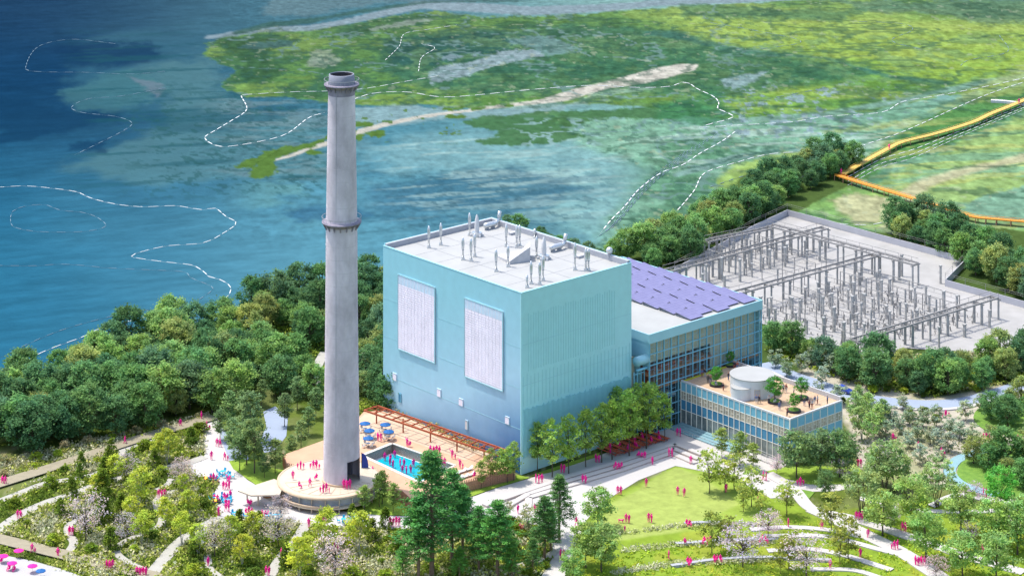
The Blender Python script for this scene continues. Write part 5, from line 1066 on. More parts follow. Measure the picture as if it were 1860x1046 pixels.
# ================= PEOPLE =================
def body(name, J, R_):
    "one continuous skinned figure; J joints, edges by parent index, R_ radii"
    me = bpy.data.meshes.new(name); me.from_pydata([j[:3] for j in J], [(i, j[3]) for i, j in enumerate(J) if j[3] >= 0], [])
    o = bpy.data.objects.new(name, me); C.objects.link(o); md = o.modifiers.new('s', 'SKIN'); sv = me.skin_vertices[0].data
    for i, r in enumerate(R_): sv[i].radius = (r, r); sv[i].use_root = (i == 0)
    o.modifiers.new('b', 'SUBSURF').levels = 1
    dg = bpy.context.evaluated_depsgraph_get(); m2 = bpy.data.meshes.new_from_object(o.evaluated_get(dg)); bpy.data.objects.remove(o); bpy.data.meshes.remove(me); m2.name = name; return m2
def person_mesh(name, pose):
    hz = .93; lean = 0; seat = pose == 'sit'
    if seat: hz = .48
    top = hz + .52
    J = [(0, 0, hz, -1), (0, 0, hz + .22, 0), (0, -.0, top - .06, 1), (0, -.02, top + .04, 2), (0, -.03, top + .16, 3), (0, -.02, top + .27, 4)]
    Rr = [.15, .13, .16, .06, .105, .085]
    legs = {'stand': ((0, 0), (.02, .03)), 'walk': ((-.18, .1), (.22, .02)), 'stride': ((.3, .05), (-.3, .18)), 'arms': ((.02, 0), (-.05, 0)), 'sit': ((0, 0), (0, 0))}[pose if pose in ('stand', 'walk', 'stride', 'arms', 'sit') else 'stand']
    for s, (fy, lift) in zip((-1, 1), legs):
        b = len(J)
        if seat: J += [(s * .1, -.02, hz - .02, 0), (s * .12, -.44, hz, b), (s * .12, -.46, .08, b + 1), (s * .12, -.6, .05, b + 2)]
        else: J += [(s * .1, 0, hz - .08, 0), (s * .11, fy * .5 - .04, .5 + lift * .3, b), (s * .11, fy, .09 + lift * .5, b + 1), (s * .12, fy - .16, .05 + lift * .4, b + 2)]
        Rr += [.11, .075, .05, .045]
    for s in (-1, 1):
        b = len(J); sh = top - .08
        if pose == 'arms' and s > 0: J += [(s * .2, 0, sh, 2), (s * .38, -.1, sh + .12, b), (s * .42, -.2, sh + .36, b + 1), (s * .42, -.22, sh + .44, b + 2)]
        elif seat: J += [(s * .2, 0, sh, 2), (s * .26, -.08, sh - .26, b), (s * .16, -.32, sh - .3, b + 1), (s * .14, -.4, sh - .3, b + 2)]
        else:
            sw = {'walk': .16, 'stride': .28}.get(pose, .04) * s; J += [(s * .2, 0, sh, 2), (s * .27, sw * .5, sh - .28, b), (s * .27, sw - .05, sh - .52, b + 1), (s * .27, sw - .08, sh - .62, b + 2)]
        Rr += [.07, .055, .042, .045]
    return body(name, J, Rr)
POSES = {k: person_mesh('figure_' + k, k) for k in ('stand', 'walk', 'stride', 'arms', 'sit')}
for me in POSES.values(): me.materials.append(M['pink']); [setattr(p, 'use_smooth', True) for p in me.polygons]
def dog_mesh():
    J = [(0, 0, .42, -1), (0, -.28, .44, 0), (0, -.42, .58, 1), (0, -.55, .6, 2), (0, .28, .45, 0), (0, .42, .6, 4)]; Rr = [.12, .12, .07, .06, .11, .025]
    for s in (-1, 1):
        b = len(J); J += [(s * .08, -.26, .28, 1), (s * .08, -.28, .05, b), (s * .08, .3, .28, 4), (s * .08, .36, .15, b + 2), (s * .08, .3, .03, b + 3)]; Rr += [.06, .035, .07, .04, .035]
    return body('dog', J, Rr)
PH = {'stand': 'standing', 'walk': 'walking', 'stride': 'striding out', 'arms': 'waving one arm', 'sit': 'sitting', 'child': 'child standing'}
def person(x, y, pose, place, z=0., mats=None, group=None, off=(0, 0), lab=None):
    me = POSES['stand' if pose == 'child' else pose]
    if mats: me = me.copy(); me.materials.clear(); [me.materials.append(q) for q in mats]; zs = np.zeros(len(me.vertices) * 3); me.vertices.foreach_get('co', zs); zz = zs.reshape(-1, 3)[:, 2]; [setattr(p, 'material_index', 2 if zz[p.vertices[0]] > 1.44 else (1 if zz[p.vertices[0]] > .92 else 0)) for p in me.polygons]
    o = bpy.data.objects.new('person', me); C.objects.link(o); p = G(x, y, z); o.location = (p[0] + off[0], p[1] + off[1], z + .07)
    s = (.66 if pose == 'child' else random.uniform(1.0, 1.1)); o.scale = (s * 1.12, s * 1.12, s * 1.03); o.rotation_euler = (0, 0, random.uniform(-1.3, 1.3) + (math.pi if random.random() < .5 else 0))
    return tag(o, lab or ('magenta figure %s %s' % (PH[pose], place)), 'person', group or 'magenta figures ' + place)
def crowd(place, lst, z=0.):
    "entries: x, y, poses (letters)"
    K_ = {'s': 'stand', 'w': 'walk', 'r': 'stride', 'a': 'arms', 't': 'sit', 'c': 'child'}
    for x, y, ps in lst:
        for i, q in enumerate(ps): person(x + (i - (len(ps) - 1) / 2) * 5.4, y + (i % 2) * 1.2, K_[q], place, z)
crowd('on the brown boardwalk by the wood', [(7, 880, 'ww'), (227, 808, 'r'), (328, 776, 'w'), (366, 763, 's')])
crowd('on the brown boardwalk above the beach', [(61, 1004, 'wc'), (105, 1012, 's'), (199, 1034, 'sws'), (257, 1046, 'wsws')])
crowd('on the left garden paths', [(35, 942, 'ww'), (129, 972, 'ss'), (294, 904, 'wsw'), (378, 1028, 's'), (413, 929, 'ww'), (511, 1012, 'w'), (512, 1018, 'c'), (486, 1045, 'ww'), (611, 1002, 'ws'), (733, 993, 'ws')])
crowd('on the avenue from the upper left', [(378, 780, 'sc'), (397, 811, 'ww'), (411, 836, 'wc'), (384, 835, 's')])
crowd('at the cyan cafe tables left of the pavilion', [(388, 874, 'tst'), (415, 873, 'tt'), (411, 889, 'sws'), (392, 909, 'tt'), (413, 906, 'tts'), (413, 917, 'tt'), (397, 937, 'a'), (453, 918, 'tt'), (452, 934, 'tst'), (455, 943, 'ts'), (482, 938, 'ttt'), (478, 944, 'tt')])
crowd('on the round pavilion roof', [(546, 851, 'csc'), (572, 851, 'cssc'), (532, 871, 's'), (543, 886, 't'), (563, 884, 'w'), (575, 872, 't'), (590, 894, 'cssc'), (630, 887, 'sss')], ZP)
crowd('on the paving right of the chimney foot', [(677, 862, 'r')], DZ)
crowd('on the paving before the pavilion', [(587, 948, 'sws'), (561, 958, 's'), (717, 955, 'wsws')])
crowd('on the pool deck', [(689, 801, 'ss'), (742, 811, 'at'), (790, 825, 'ssss'), (824, 833, 'ac'), (838, 850, 'ac'), (805, 846, 'ws'), (862, 868, 't')], DZ)
crowd('wading in the swimming pool', [(717, 833, 's'), (699, 838, 's'), (709, 840, 's'), (708, 846, 'a'), (714, 851, 's'), (727, 848, 's'), (734, 848, 's'), (751, 850, 's'), (731, 861, 's'), (738, 862, 's'), (746, 860, 's')], .12)
crowd('on the plaza near the pines', [(941, 933, 'w'), (948, 968, 'ss'), (974, 931, 'ss'), (979, 877, 'sss'), (1047, 956, 'w'), (1021, 1014, 'ss')])
crowd('on the plaza between grove and steps', [(1022, 858, 'ss'), (1085, 840, 'ss'), (1061, 877, 'ws'), (1185, 844, 's')])
crowd('sitting along the seating steps', [(1124, 850, 'ttt'), (1166, 831, 'ttt'), (1218, 829, 'ss')], .25)
crowd('on the plaza corner by the terrace building', [(1255, 843, 'w'), (1233, 792, 'ss'), (1278, 784, 's'), (1288, 787, 'w')])
crowd('on the bright lawn', [(1174, 884, 's'), (1125, 898, 'ws'), (1231, 899, 's'), (1243, 902, 'w'), (1140, 949, 'ss'), (1135, 965, 'c'), (1181, 948, 'ss'), (1319, 894, 's'), (1377, 908, 'w')])
crowd('on the stone seat walls', [(1250, 954, 'tt'), (1244, 989, 't'), (1285, 986, 'ttt'), (1252, 1024, 'tt'), (1303, 1019, 'ttt'), (1388, 984, 'tt')], .4)
crowd('in the meadow at lower centre', [(1215, 1016, 'w'), (1432, 958, 's'), (1493, 961, 'w'), (1508, 1033, 's'), (1563, 1012, 's'), (1433, 1012, 's')])
crowd('on the paths right of the lawn', [(1389, 872, 'ww'), (1454, 881, 'csc'), (1561, 847, 'ss'), (1561, 944, 'sss'), (1577, 977, 'w'), (1642, 965, 'ws'), (1625, 998, 'csw'), (1671, 1027, 'ssss'), (1785, 1006, 's'), (1789, 902, 'ws')])
crowd('on the pale gravel under the silvery trees', [(1718, 758, 'csc'), (1625, 802, 'wc'), (1668, 817, 'w'), (1713, 828, 'wc')])
crowd('between the round grass islands', [(1792, 796, 'csc'), (1849, 803, 'csc')])
crowd('on the orange boardwalk', [(1528, 317, 's'), (1615, 272, 's'), (1851, 189, 's')], 1.5)
crowd('on the path through the wood', [(577, 680, 'w')])
cl = [mat('cloth_%d' % i, c, .8) for i, c in enumerate(((.03, .03, .05), (.40, .40, .40), (.10, .14, .26), (.28, .10, .08), (.08, .08, .08)))]; skin = mat('skin', (.32, .18, .12), .6)
for i, (x, y, ps) in enumerate(((1275, 685, 'ss'), (1286, 696, 'sw'), (1313.7, 710, 's'), (1323, 691, 's'), (1374, 733, 'sw'), (1397, 733, 's'), (1416, 745, 's'), (1423, 713, 'ss'), (1442, 718, 's'), (1430, 756, 'a'), (1470, 742, 'ss'), (1480, 734, 'ws'), (1461, 737, 's'), (1503, 734, 's'), (1450, 728, 'tt'), (1334, 672, 'sw'), (1300, 703, 't'), (1409, 733, 't'))):
    for k, q in enumerate(ps):
        a, b = random.choice(cl), random.choice(cl); nm = {'s': 'stand', 'w': 'walk', 'a': 'arms', 't': 'sit'}[q]
        person(x + k * 5, y, nm, '', LZ, [a, b, skin], 'people on the roof terrace', (0, 0), 'person in %s top and %s trousers %s on the roof terrace' % (('black', 'pale grey', 'navy', 'dark red', 'charcoal')[cl.index(b)], ('black', 'pale grey', 'navy', 'dark red', 'charcoal')[cl.index(a)], PH[nm]))
dm = dog_mesh(); dm.materials.append(M['pink']); o = bpy.data.objects.new('dog', dm); C.objects.link(o); o.location = G(1128, 949); o.rotation_euler = (0, 0, 1.4); o.scale = (1.3, 1.3, 1.3); tag(o, 'magenta dog standing beside two people on the lawn', 'dog')

# ================= FURNITURE =================
def put(proto, p, rz, label, group, cat, first=[]):
    o = proto if id(proto) not in first else copy_tree(proto); first.append(id(proto)); o.location = tuple(map(float, p)); o.rotation_euler = (0, 0, rz)
    if nm_scale.get(cat): o.scale = (nm_scale[cat],) * 3
    return tag(o, label, cat, group)
nm_scale = {'parasol': .82}

def P0(mb, name, mt, par, smooth=False): o = mb.build(name, mt, None, smooth, at=(0, 0, 0)); o.parent = par; return o
def chair(m_, nm):
    t = empty(nm, (0, 0, 0)); P0(MB().box(-.26, .26, -.26, .26, .43, .48), 'seat', m_, t); P0(MB().add([(-.26, .24, .48), (.26, .24, .48), (.26, .34, .98), (-.26, .34, .98), (-.26, .29, .48), (.26, .29, .48), (.26, .39, .98), (-.26, .39, .98)], [(0, 1, 2, 3), (7, 6, 5, 4), (0, 3, 7, 4), (1, 5, 6, 2), (3, 2, 6, 7)]), 'backrest', m_, t)
    for sx in (-.22, .22):
        for sy in (-.22, .22): P0(MB().bar((sx, sy, 0), (sx * .9, sy * .9, .43), .05), 'leg', m_, t)
    return t
def table(m_, nm, r=.5):
    t = empty(nm, (0, 0, 0)); P0(MB().cyl((0, 0), r, .70, .76, 16), 'table_top', m_, t); P0(MB().cyl((0, 0), .05, .04, .70, 8), 'stem', m_, t); P0(MB().cyl((0, 0), r * .5, 0, .04, 12), 'foot', m_, t); return t
cc_, ct_ = chair(M['cyan'], 'cafe_chair'), table(M['cyan'], 'cafe_table')
SETS = [(404, 862, 'rearmost, by the avenue'), (415, 869, 'second from the rear'), (389, 872, 'beside the rear fire pit'), (391, 909, 'beside the middle fire pit'), (411, 905, 'right of the middle fire pit'), (412, 914, 'just below the middle row'), (430, 937, 'at the left end of the front row'), (453, 942, 'behind the front fire pit'), (480, 943, 'right of the front fire pit'), (502, 941, 'under the blossom tree'), (624, 949, 'left of the right fire pit'), (647, 945, 'behind the right fire pit'), (648, 952, 'right of the right fire pit')]
for x, y, w_ in SETS:
    p = G(x, y) + (0, 0, .07); put(ct_, p, 0, 'round cyan cafe table ' + w_, 'cyan cafe tables', 'table'); a0 = random.uniform(0, 6)
    for k in range(4): a = a0 + k * math.pi / 2; put(cc_, p + np.array((.95 * math.cos(a), .95 * math.sin(a), 0)), a - math.pi / 2, 'cyan chair at the cafe table ' + w_, 'cyan chairs, ' + w_, 'chair')
def fire_pit(x, y, lab):
    p = G(x, y) + (0, 0, .07); t = empty('fire_pit', p, lab, 'fire pit'); f = MB(); f.lathe(p, [(1e-3, 0), (.75, 0), (1.05, .35), (1.05, .45), (.85, .45), (.8, .3), (1e-3, .28)], 20); f.build('bowl', M['black'], t, True)
    fm = bpy.data.materials.get('flame') or mat('flame', (.8, .3, .05)); fm.node_tree.nodes['Principled BSDF'].inputs['Emission Color'].default_value = (1, .35, .05, 1); fm.node_tree.nodes['Principled BSDF'].inputs['Emission Strength'].default_value = 2.
    f = MB(); f.lathe(p, [(1e-3, .3), (.28, .4), (.2, .75), (.02, 1.15)], 9); f.build('flame', fm, t, True)
for x, y, l in ((374, 873, 'rear'), (392, 913, 'middle'), (468, 949, 'front'), (634, 958, 'right')): fire_pit(x, y, 'round black fire pit with small flame, the %s one of four round the pavilion' % l)
# pool umbrellas with tables and chairs
gc, gt = chair(M['metal'], 'deck_chair'), table(M['metal'], 'deck_table', .45)
def umbrella(mt, nm, tilt=0):
    t = empty(nm, (0, 0, 0)); P0(MB().cyl((0, 0), .035, 0, 2.5, 8), 'pole', M['metal'], t)
    f = MB(); n = 8; v = [(0, 0, 2.72)] + [(1.45 * math.cos(2 * math.pi * k / n), 1.45 * math.sin(2 * math.pi * k / n), 2.2) for k in range(n)] + [(1.47 * math.cos(2 * math.pi * k / n), 1.47 * math.sin(2 * math.pi * k / n), 2.06) for k in range(n)]
    f.add(v, [(0, 1 + k, 1 + (k + 1) % n) for k in range(n)] + [(1 + k, 9 + k, 9 + (k + 1) % n, 1 + (k + 1) % n) for k in range(n)]); P0(f, 'canopy', mt, t)
    f = MB(); [f.bar((0, 0, 2.66), (1.43 * math.cos(2 * math.pi * k / n), 1.43 * math.sin(2 * math.pi * k / n), 2.16), .03) for k in range(n)]; P0(f, 'rib', M['metal'], t)
    P0(MB().cyl((0, 0), .3, 0, .08, 12), 'foot', M['black'], t); return t
ub = umbrella(M['blue'], 'parasol')
for x, y, l in ((663, 784, 'leftmost, nearest the chimney'), (671, 797, 'second from the chimney'), (669, 811, 'front one by the pool coping'), (706, 799, 'right one beyond the pool corner'), (700, 786, 'rear one under the pergola end')):
    p = G(x, y, DZ) + (0, 0, .02); put(ub, p, .2, 'blue eight ribbed parasol on the pool deck, ' + l, 'blue parasols', 'parasol'); put(gt, p, 0, 'grey deck table under the blue parasol, ' + l, 'deck tables', 'table')
    for k in range(4): a = .6 + k * math.pi / 2; put(gc, p + np.array((1.15 * math.cos(a), 1.15 * math.sin(a), 0)), a - math.pi / 2, 'grey deck chair under the blue parasol, ' + l, 'deck chairs, ' + l, 'chair')
nm_scale['parasol'] = .66
pu = umbrella(M['pink'], 'beach_parasol'); bu = umbrella(M['blue'], 'beach_parasol')
put(pu, G(34, 1013), 0, 'magenta beach parasol at the boardwalk edge, highest of the five', 'beach parasols', 'parasol'); put(pu, G(6, 1023), 0, 'magenta beach parasol cut by the left picture edge', 'beach parasols', 'parasol'); put(pu, G(22, 1036), 0, 'magenta beach parasol above the two seated bathers', 'beach parasols', 'parasol'); put(pu, G(59, 1041), 0, 'magenta beach parasol next to the blue one', 'beach parasols', 'parasol'); put(bu, G(74, 1050), 0, 'only blue parasol on the white beach', 'beach parasols', 'parasol')
crowd('on the beach under a parasol', [(17, 1037, 't'), (26, 1038, 't'), (3, 1024, 't')])
lg = empty('sun_lounger', (0, 0, 0)); P0(MB().box(-.35, .35, -1, .4, .28, .36), 'bed', M['white'], lg); P0(MB().add([(-.35, .4, .36), (.35, .4, .36), (.35, 1.0, .75), (-.35, 1.0, .75), (-.35, .4, .28), (.35, .4, .28), (.35, 1.0, .67), (-.35, 1.0, .67)], [(0, 1, 2, 3), (7, 6, 5, 4), (1, 5, 6, 2), (0, 3, 7, 4), (3, 2, 6, 7)]), 'backrest', M['white'], lg)
for sx in (-.3, .3):
    for sy in (-.9, .3): P0(MB().box(sx - .03, sx + .03, sy - .03, sy + .03, 0, .28), 'leg', M['slat'], lg)
for i, (x, y) in enumerate(((829, 863), (840, 858), (852, 854), (834, 871), (844, 868), (856, 864))):
    put(lg, G(x, y, DZ) + (0, 0, .02), FA - 1.57, 'white sun lounger, %s in the %s row by the slat screen' % (('left', 'middle', 'right')[i % 3], ('rear', 'front')[i // 3]), 'sun loungers', 'sun lounger')
# picnic tables
nm_scale['parasol'] = 1
pt = empty('picnic_table', (0, 0, 0)); P0(MB().box(-.45, .45, -2.9, 2.9, .70, .77), 'table_top', M['red_wood'], pt)
for sx in (-.85, .85): P0(MB().box(sx - .17, sx + .17, -2.9, 2.9, .41, .47), 'bench', M['red_wood'], pt)
for sy in (-2.4, 0, 2.4): f = MB(); f.bar((-.85, sy, .38), (.85, sy, .38), .08); f.bar((-.6, sy, 0), (-.25, sy, .7), .08); f.bar((.6, sy, 0), (.25, sy, .7), .08); P0(f, 'trestle', M['red_wood'], pt)
PTX = [(1107, 822), (1123, 818), (1139, 813), (1151, 808), (1166, 803.5), (1180, 799), (1195, 796)]
for i, (x, y) in enumerate(PTX):
    p = G(x, y) + (0, 0, .07); put(pt, p, FA, 'long red picnic table with two benches, ' + ('nearest the grass strip', 'second from the grass strip', 'third from the grass strip', 'middle one', 'third from the entrance', 'second from the entrance', 'nearest the entrance steps')[i], 'red picnic tables', 'picnic table')
    for k, (s, q) in enumerate(((-.85, 1.6), (.85, .6), (-.85, -1.2), (.85, -2.0))):
        if (i + k) % 3 == 0: continue
        d = DR * s + DL * q; o = person(x, y, 'sit', 'at the red picnic tables', .03, None, None, (d[0], d[1])); o.rotation_euler = (0, 0, FA + (math.pi / 2 if s < 0 else -math.pi / 2))
# white tables at the entrance, car
for i, (x, y) in enumerate(((1251, 771), (1264, 776))):
    t = empty('banquet_table', G(x, y, .5) * 1, 'white table with chairs drawn up before the terrace building, ' + ('left' if i == 0 else 'right') + ' one', 'table', 'white entrance tables'); p = G(x, y)
    MB().box(p[0] - 1, p[0] + 1, p[1] - .35, p[1] + .35, 1.25, 1.32).build('table_top', M['white'], t)
    for sx in (-.9, .9):
        for sy in (-.3, .3): MB().bar((p[0] + sx, p[1] + sy, .6), (p[0] + sx, p[1] + sy, 1.25), .06).build('leg', M['white'], t)
car = empty('car', G(1536, 714), 'dark blue saloon car driving along the blue grey road', 'car')
cp, ct2 = G(1531, 713), None; dv = (G(1560, 721) - G(1520, 710)); dv /= np.linalg.norm(dv); nv = np.array((-dv[1], dv[0], 0)); zc = .3
def cpt(u, v, z): p = cp + dv * u + nv * v; return (p[0], p[1], z + zc - .12)
def cprism(prof, w0, w1, name, mt):
    f = MB(); n = len(prof); v = [cpt(u, -w0 if z < .9 else -w1, z) for u, z in prof] + [cpt(u, w0 if z < .9 else w1, z) for u, z in prof]; f.add(v, [tuple(range(n)), tuple(range(n, 2 * n))[::-1]] + [(i, i + n, (i + 1) % n + n, (i + 1) % n) for i in range(n)]); return f.build(name, mt, car)
cprism([(-2.2, .35), (2.2, .35), (2.25, .7), (1.2, .88), (-1.9, .9), (-2.25, .75)], .9, .85, 'body', mat('car_blue', (.03, .06, .32), .25, .2, spec=.6, coat=.6))
cprism([(1.1, .89), (.45, 1.38), (-.9, 1.42), (-1.75, .9)], .85, .66, 'cabin', M['window_dark']); cprism([(.4, 1.39), (.38, 1.43), (-.85, 1.47), (-.9, 1.43)], .66, .64, 'roof', M['navy'])
for u in (-1.4, 1.4):
    for v in (-.86, .86): f = MB(); f.tube([cpt(u, v - .1, .33), cpt(u, v + .1, .33)], .33, 14); o = f.build('wheel', M['black'], car); f = MB(); f.tube([cpt(u, v - .12, .33), cpt(u, v + .12, .33)], .18, 10); f.build('rim', M['metal'], o)
for v in (-.6, .6): f = MB(); f.bar(cpt(2.2, v - .15, .65), cpt(2.2, v + .15, .65), .1); f.build('headlight', M['white'], car)

# ================= RAISED BOARDWALKS =================
def board(pts, w_, z, mt, lab, n=10):
    t = empty('boardwalk', G(*pts[1]), lab, 'boardwalk'); W = [G(*q, z) for q in smooth_line(pts, n)]; f = MB(); v = []
    for i, p in enumerate(W):
        d = W[min(i + 1, len(W) - 1)] - W[max(i - 1, 0)]; d /= np.linalg.norm(d); nn = np.array((-d[1], d[0], 0)) * w_ / 2; v += [p + nn, p - nn, p + nn - (0, 0, .3), p - nn - (0, 0, .3)]
    f.add(v, [q for i in range(len(W) - 1) for q in ((4 * i + 1, 4 * i + 5, 4 * i + 4, 4 * i), (4 * i, 4 * i + 4, 4 * i + 6, 4 * i + 2), (4 * i + 3, 4 * i + 7, 4 * i + 5, 4 * i + 1), (4 * i + 2, 4 * i + 6, 4 * i + 7, 4 * i + 3))]); f.build('deck', M[mt], t)
    r_ = MB(); c_2 = MB()
    for i in range(0, len(W), 2):
        d = W[min(i + 1, len(W) - 1)] - W[max(i - 1, 0)]; d /= np.linalg.norm(d); nn = np.array((-d[1], d[0], 0)) * w_ / 2
        for s in (-1, 1): q = W[i] + nn * s; MB().bar((q[0], q[1], -.4), (q[0], q[1], z - .2), .22).build('post', M['slat'], t)
    for s in (-1, 1):
        prev = None
        for i, p in enumerate(W):
            d = W[min(i + 1, len(W) - 1)] - W[max(i - 1, 0)]; d /= np.linalg.norm(d); q = p + np.array((-d[1], d[0], 0)) * w_ / 2 * s * .96; r_.bar(q, q + (0, 0, .3), .06)
            if prev is not None: r_.bar(prev + (0, 0, .35), q + (0, 0, .35), .08)
            prev = q
    r_.build('kerb_rail', M[mt], t)
board([(1520, 317), (1560, 330), (1610, 345), (1660, 360), (1710, 376), (1765, 392), (1810, 397), (1880, 403)], 1.9, 1.7, 'orange', 'vivid orange raised boardwalk on posts crossing the marsh to the right', 5)
board([(1530, 316), (1570, 293), (1612, 270), (1640, 257), (1700, 242), (1765, 222), (1800, 206), (1840, 190), (1890, 168)], 1.9, 1.5, 'yellow', 'ochre raised boardwalk climbing away to the upper right', 5)
tag(ribbon_mb([(1800, 186), (1830, 188), (1880, 194)], 1.6, .01, .9).build('boardwalk', M['white']), 'short white side landing joining the ochre boardwalk', 'boardwalk')

# ================= SWITCH YARD =================
sheet('gravel_pad', [(1225, 500), (1370, 421), (1430, 393), (1756, 481), (1717, 521), (1862, 561), (1920, 600), (1862, 626), (1790, 642), (1590, 630), (1385, 578), (1290, 540)], 'pad', .03, .02)
sheet('gravel_bed', [pix(F(a, b)) for a, b in ((108, -2), (154, -5), (156, 39), (110, 42))], 'gravel', .04, .02)
sheet('gravel_bed', [pix(F(a, b)) for a, b in ((118, 58), (158, 60), (158, 74), (132, 76), (118, 68))], 'gravel', .04, .02)
yw = empty('yard_wall', G(1500, 412), 'long pale grey perimeter wall folding round the far side of the switch yard', 'wall'); WP = [(1225, 500), (1370, 421), (1430, 393), (1500, 411), (1590, 436), (1680, 460), (1756, 481), (1717, 521), (1790, 541), (1862, 561), (1940, 580)]
for i in range(len(WP) - 1):
    A, B = G(*WP[i]), G(*WP[i + 1]); f = MB(); f.bar(A + (0, 0, .95), B + (0, 0, .95), .2, 1.9); f.build('wall_panel', M['yard_wall'], yw)
f = MB()
for i in range(len(WP) - 1):
    A, B = G(*WP[i]), G(*WP[i + 1]); n = max(2, int(np.linalg.norm(B - A) / 6))
    for k in range(n): P = A + (B - A) * k / n; f.bar(P + (0, 0, 1.9), P + (0, 0, 3.6), .08)
    f.bar(A + (0, 0, 3.6), B + (0, 0, 3.6), .05); f.bar(A + (0, 0, 3.1), B + (0, 0, 3.1), .04)
f.build('fence_wire', M['steel'], yw)
gate = empty('yard_gate', G(1280, 512), 'narrow framed gate at the left end of the switch yard', 'gate'); f = MB(); A, B = G(1272, 505), G(1288, 516)
for P in (A, B): f.bar(P, P + (0, 0, 5), .35)
f.bar(A + (0, 0, 5), B + (0, 0, 5), .2); f.build('gate_frame', M['steel'], gate); MB().bar(A + (0, 0, 1.6), B + (0, 0, 1.6), .06, 2.8).build('gate_leaf', M['yard_wall'], gate)
def walkway(a0, b0, a1, b1, z, label, w_=2.4, sp=6.2):
    A, B = F(a0, b0, z), F(a1, b1, z); L_ = np.linalg.norm(B - A); d = (B - A) / L_; nn = np.array((-d[1], d[0], 0)) * w_ / 2; t = empty('steel_gantry', F(a0, b0), label, 'gantry', 'switch yard gantries')
    for s in (-1, 1): MB().bar(A + nn * s, B + nn * s, .3, .38).build('beam', M['steel'], t)
    f = MB(); n = int(L_ / 2.1)
    for k in range(n + 1): P = A + (B - A) * k / n; f.bar(P - nn, P + nn, .12)
    for k in range(n): P, Q = A + (B - A) * k / n, A + (B - A) * (k + 1) / n; f.bar(P - nn * (1 if k % 2 else -1), Q + nn * (1 if k % 2 else -1), .08)
    f.build('cross_brace', M['steel'], t); f = MB()
    for s in (-1, 1):
        f.bar(A + nn * s + (0, 0, 1.2), B + nn * s + (0, 0, 1.2), .09)
        for k in range(0, n + 1, 2): P = A + (B - A) * k / n + nn * s; f.bar(P, P + (0, 0, 1.2), .07)
    f.build('handrail', M['steel'], t); n = int(L_ / sp)
    for k in range(n + 1):
        P = A + (B - A) * k / n
        for s in (-1, 1): Q = P + nn * s; MB().bar((Q[0], Q[1], 0), (Q[0], Q[1], z - .1), .62 if k % 2 else .45).build('column', M['concrete_dark'], t)
        MB().bar((P - nn * 1.6) + (0, 0, -.3), (P + nn * 1.6) + (0, 0, -.3), .3).build('column_head', M['steel'], t)
M['concrete_dark'] = mat('stained_concrete', (.36, .355, .34), .85, var=.35, scale=.9, bump=.3)
walkway(110, 66, 172, 65, 5.6, 'rearmost long steel gantry running across the switch yard'); walkway(108, 41.5, 162, 39, 5.6, 'middle long steel gantry running across the switch yard'); walkway(104, -2, 156, -4, 5.6, 'frontmost long steel gantry of the switch yard, nearest the wood')
walkway(161.5, 76, 162.5, 26, 6.0, 'steel gantry at right angles to the others at the rear of the yard'); walkway(138, 78, 160, 75, 5.6, 'short steel gantry in the far corner of the yard', 2.0, 4)
def bus(a, b0, b1, z, label, sp=5.2):
    t = empty('bus_frame', F(a, b0), label, 'bus frame', 'thin post and rail frames in the switch yard'); f = MB(); f.bar(F(a, b0, z), F(a, b1, z), .13); f.bar(F(a, b0, z - 1.1), F(a, b1, z - 1.1), .06); n = int(abs(b1 - b0) / sp)
    for k in range(n * 2): b = b0 + (b1 - b0) * k / (n * 2); f.bar(F(a, b, z), F(a, b, z - 1.1), .06)
    f.build('rail', M['steel'], t)
    for k in range(n + 1): b = b0 + (b1 - b0) * k / n; MB().bar(F(a, b, 0), F(a, b, z - .05), .42 if (k * 7 + int(a)) % 3 == 0 else .2).build('post', M['concrete_dark'] if (k * 7 + int(a)) % 3 == 0 else M['steel'], t)
NTH = ('leftmost', 'second', 'third', 'fourth', 'fifth', 'sixth', 'seventh', 'eighth', 'ninth', 'tenth', 'last')
for k in range(10): bus(110 + k * 4.7, 36 - (k % 3), 1 + (k % 2) * 3, 4.4 + (k % 4) * .5, '%s thin post and rail frame counted from the glass hall between the middle and front gantries' % NTH[k])
for k in range(4): bus(136 + k * 5.5, 61.5, 45 + k, 4.6, 'low post and rail frame between rear and middle gantries, %s from the glass hall' % NTH[k] if k else 'low post and rail frame between rear and middle gantries, nearest the glass hall')
for k in range(5): bus(134 + k * 5, 74, 68, 5.0, 'short post frame at the rear gantry, %s from the left' % (NTH[k] if k else 'first'), 2.0)
f = MB()
cpn = 0
for (a, b) in [(a, b) for a in np.arange(112, 156, 5.6) for b in np.arange(3, 38, 5.4)] + [(a, 60 + (i % 2) * 3) for i, a in enumerate(np.arange(118, 160, 3.2))] + [(168, 66), (166, 34), (167, 22), (128, -9), (140, -9), (148, -8)]:
    a += rng.normal() * .9; b += rng.normal() * .9; h = rng.uniform(3.0, 6.4); s_ = rng.uniform(.16, .3); p = F(a, b); o = MB(); q = .5 if h > 4.8 else .3
    o.fbox(a - s_, a + s_, b - s_, b + s_, 0, h - .3); o.fbox(a - s_ - .12, a + s_ + .12, b - s_ - .12, b + s_ + .12, h - .3, h)
    o.bar(F(a, b, h * .6), F(a, b + .9, h * .6), .12)
    ob = o.build('concrete_post', M['concrete_dark'], at=tuple(p)); tag(ob, '%s weathered concrete post standing %s' % ('tall' if h > 4.8 else 'stumpy', ('in the half of the front gravel bed nearer the glass hall' if a < 133 else 'in the far half of the front gravel bed of the yard') if b < 40 and b > -2 else ('by the rear gantry of the switch yard' if b > 50 else 'at the edge of the switch yard')), 'post', 'weathered concrete posts')
f = MB()
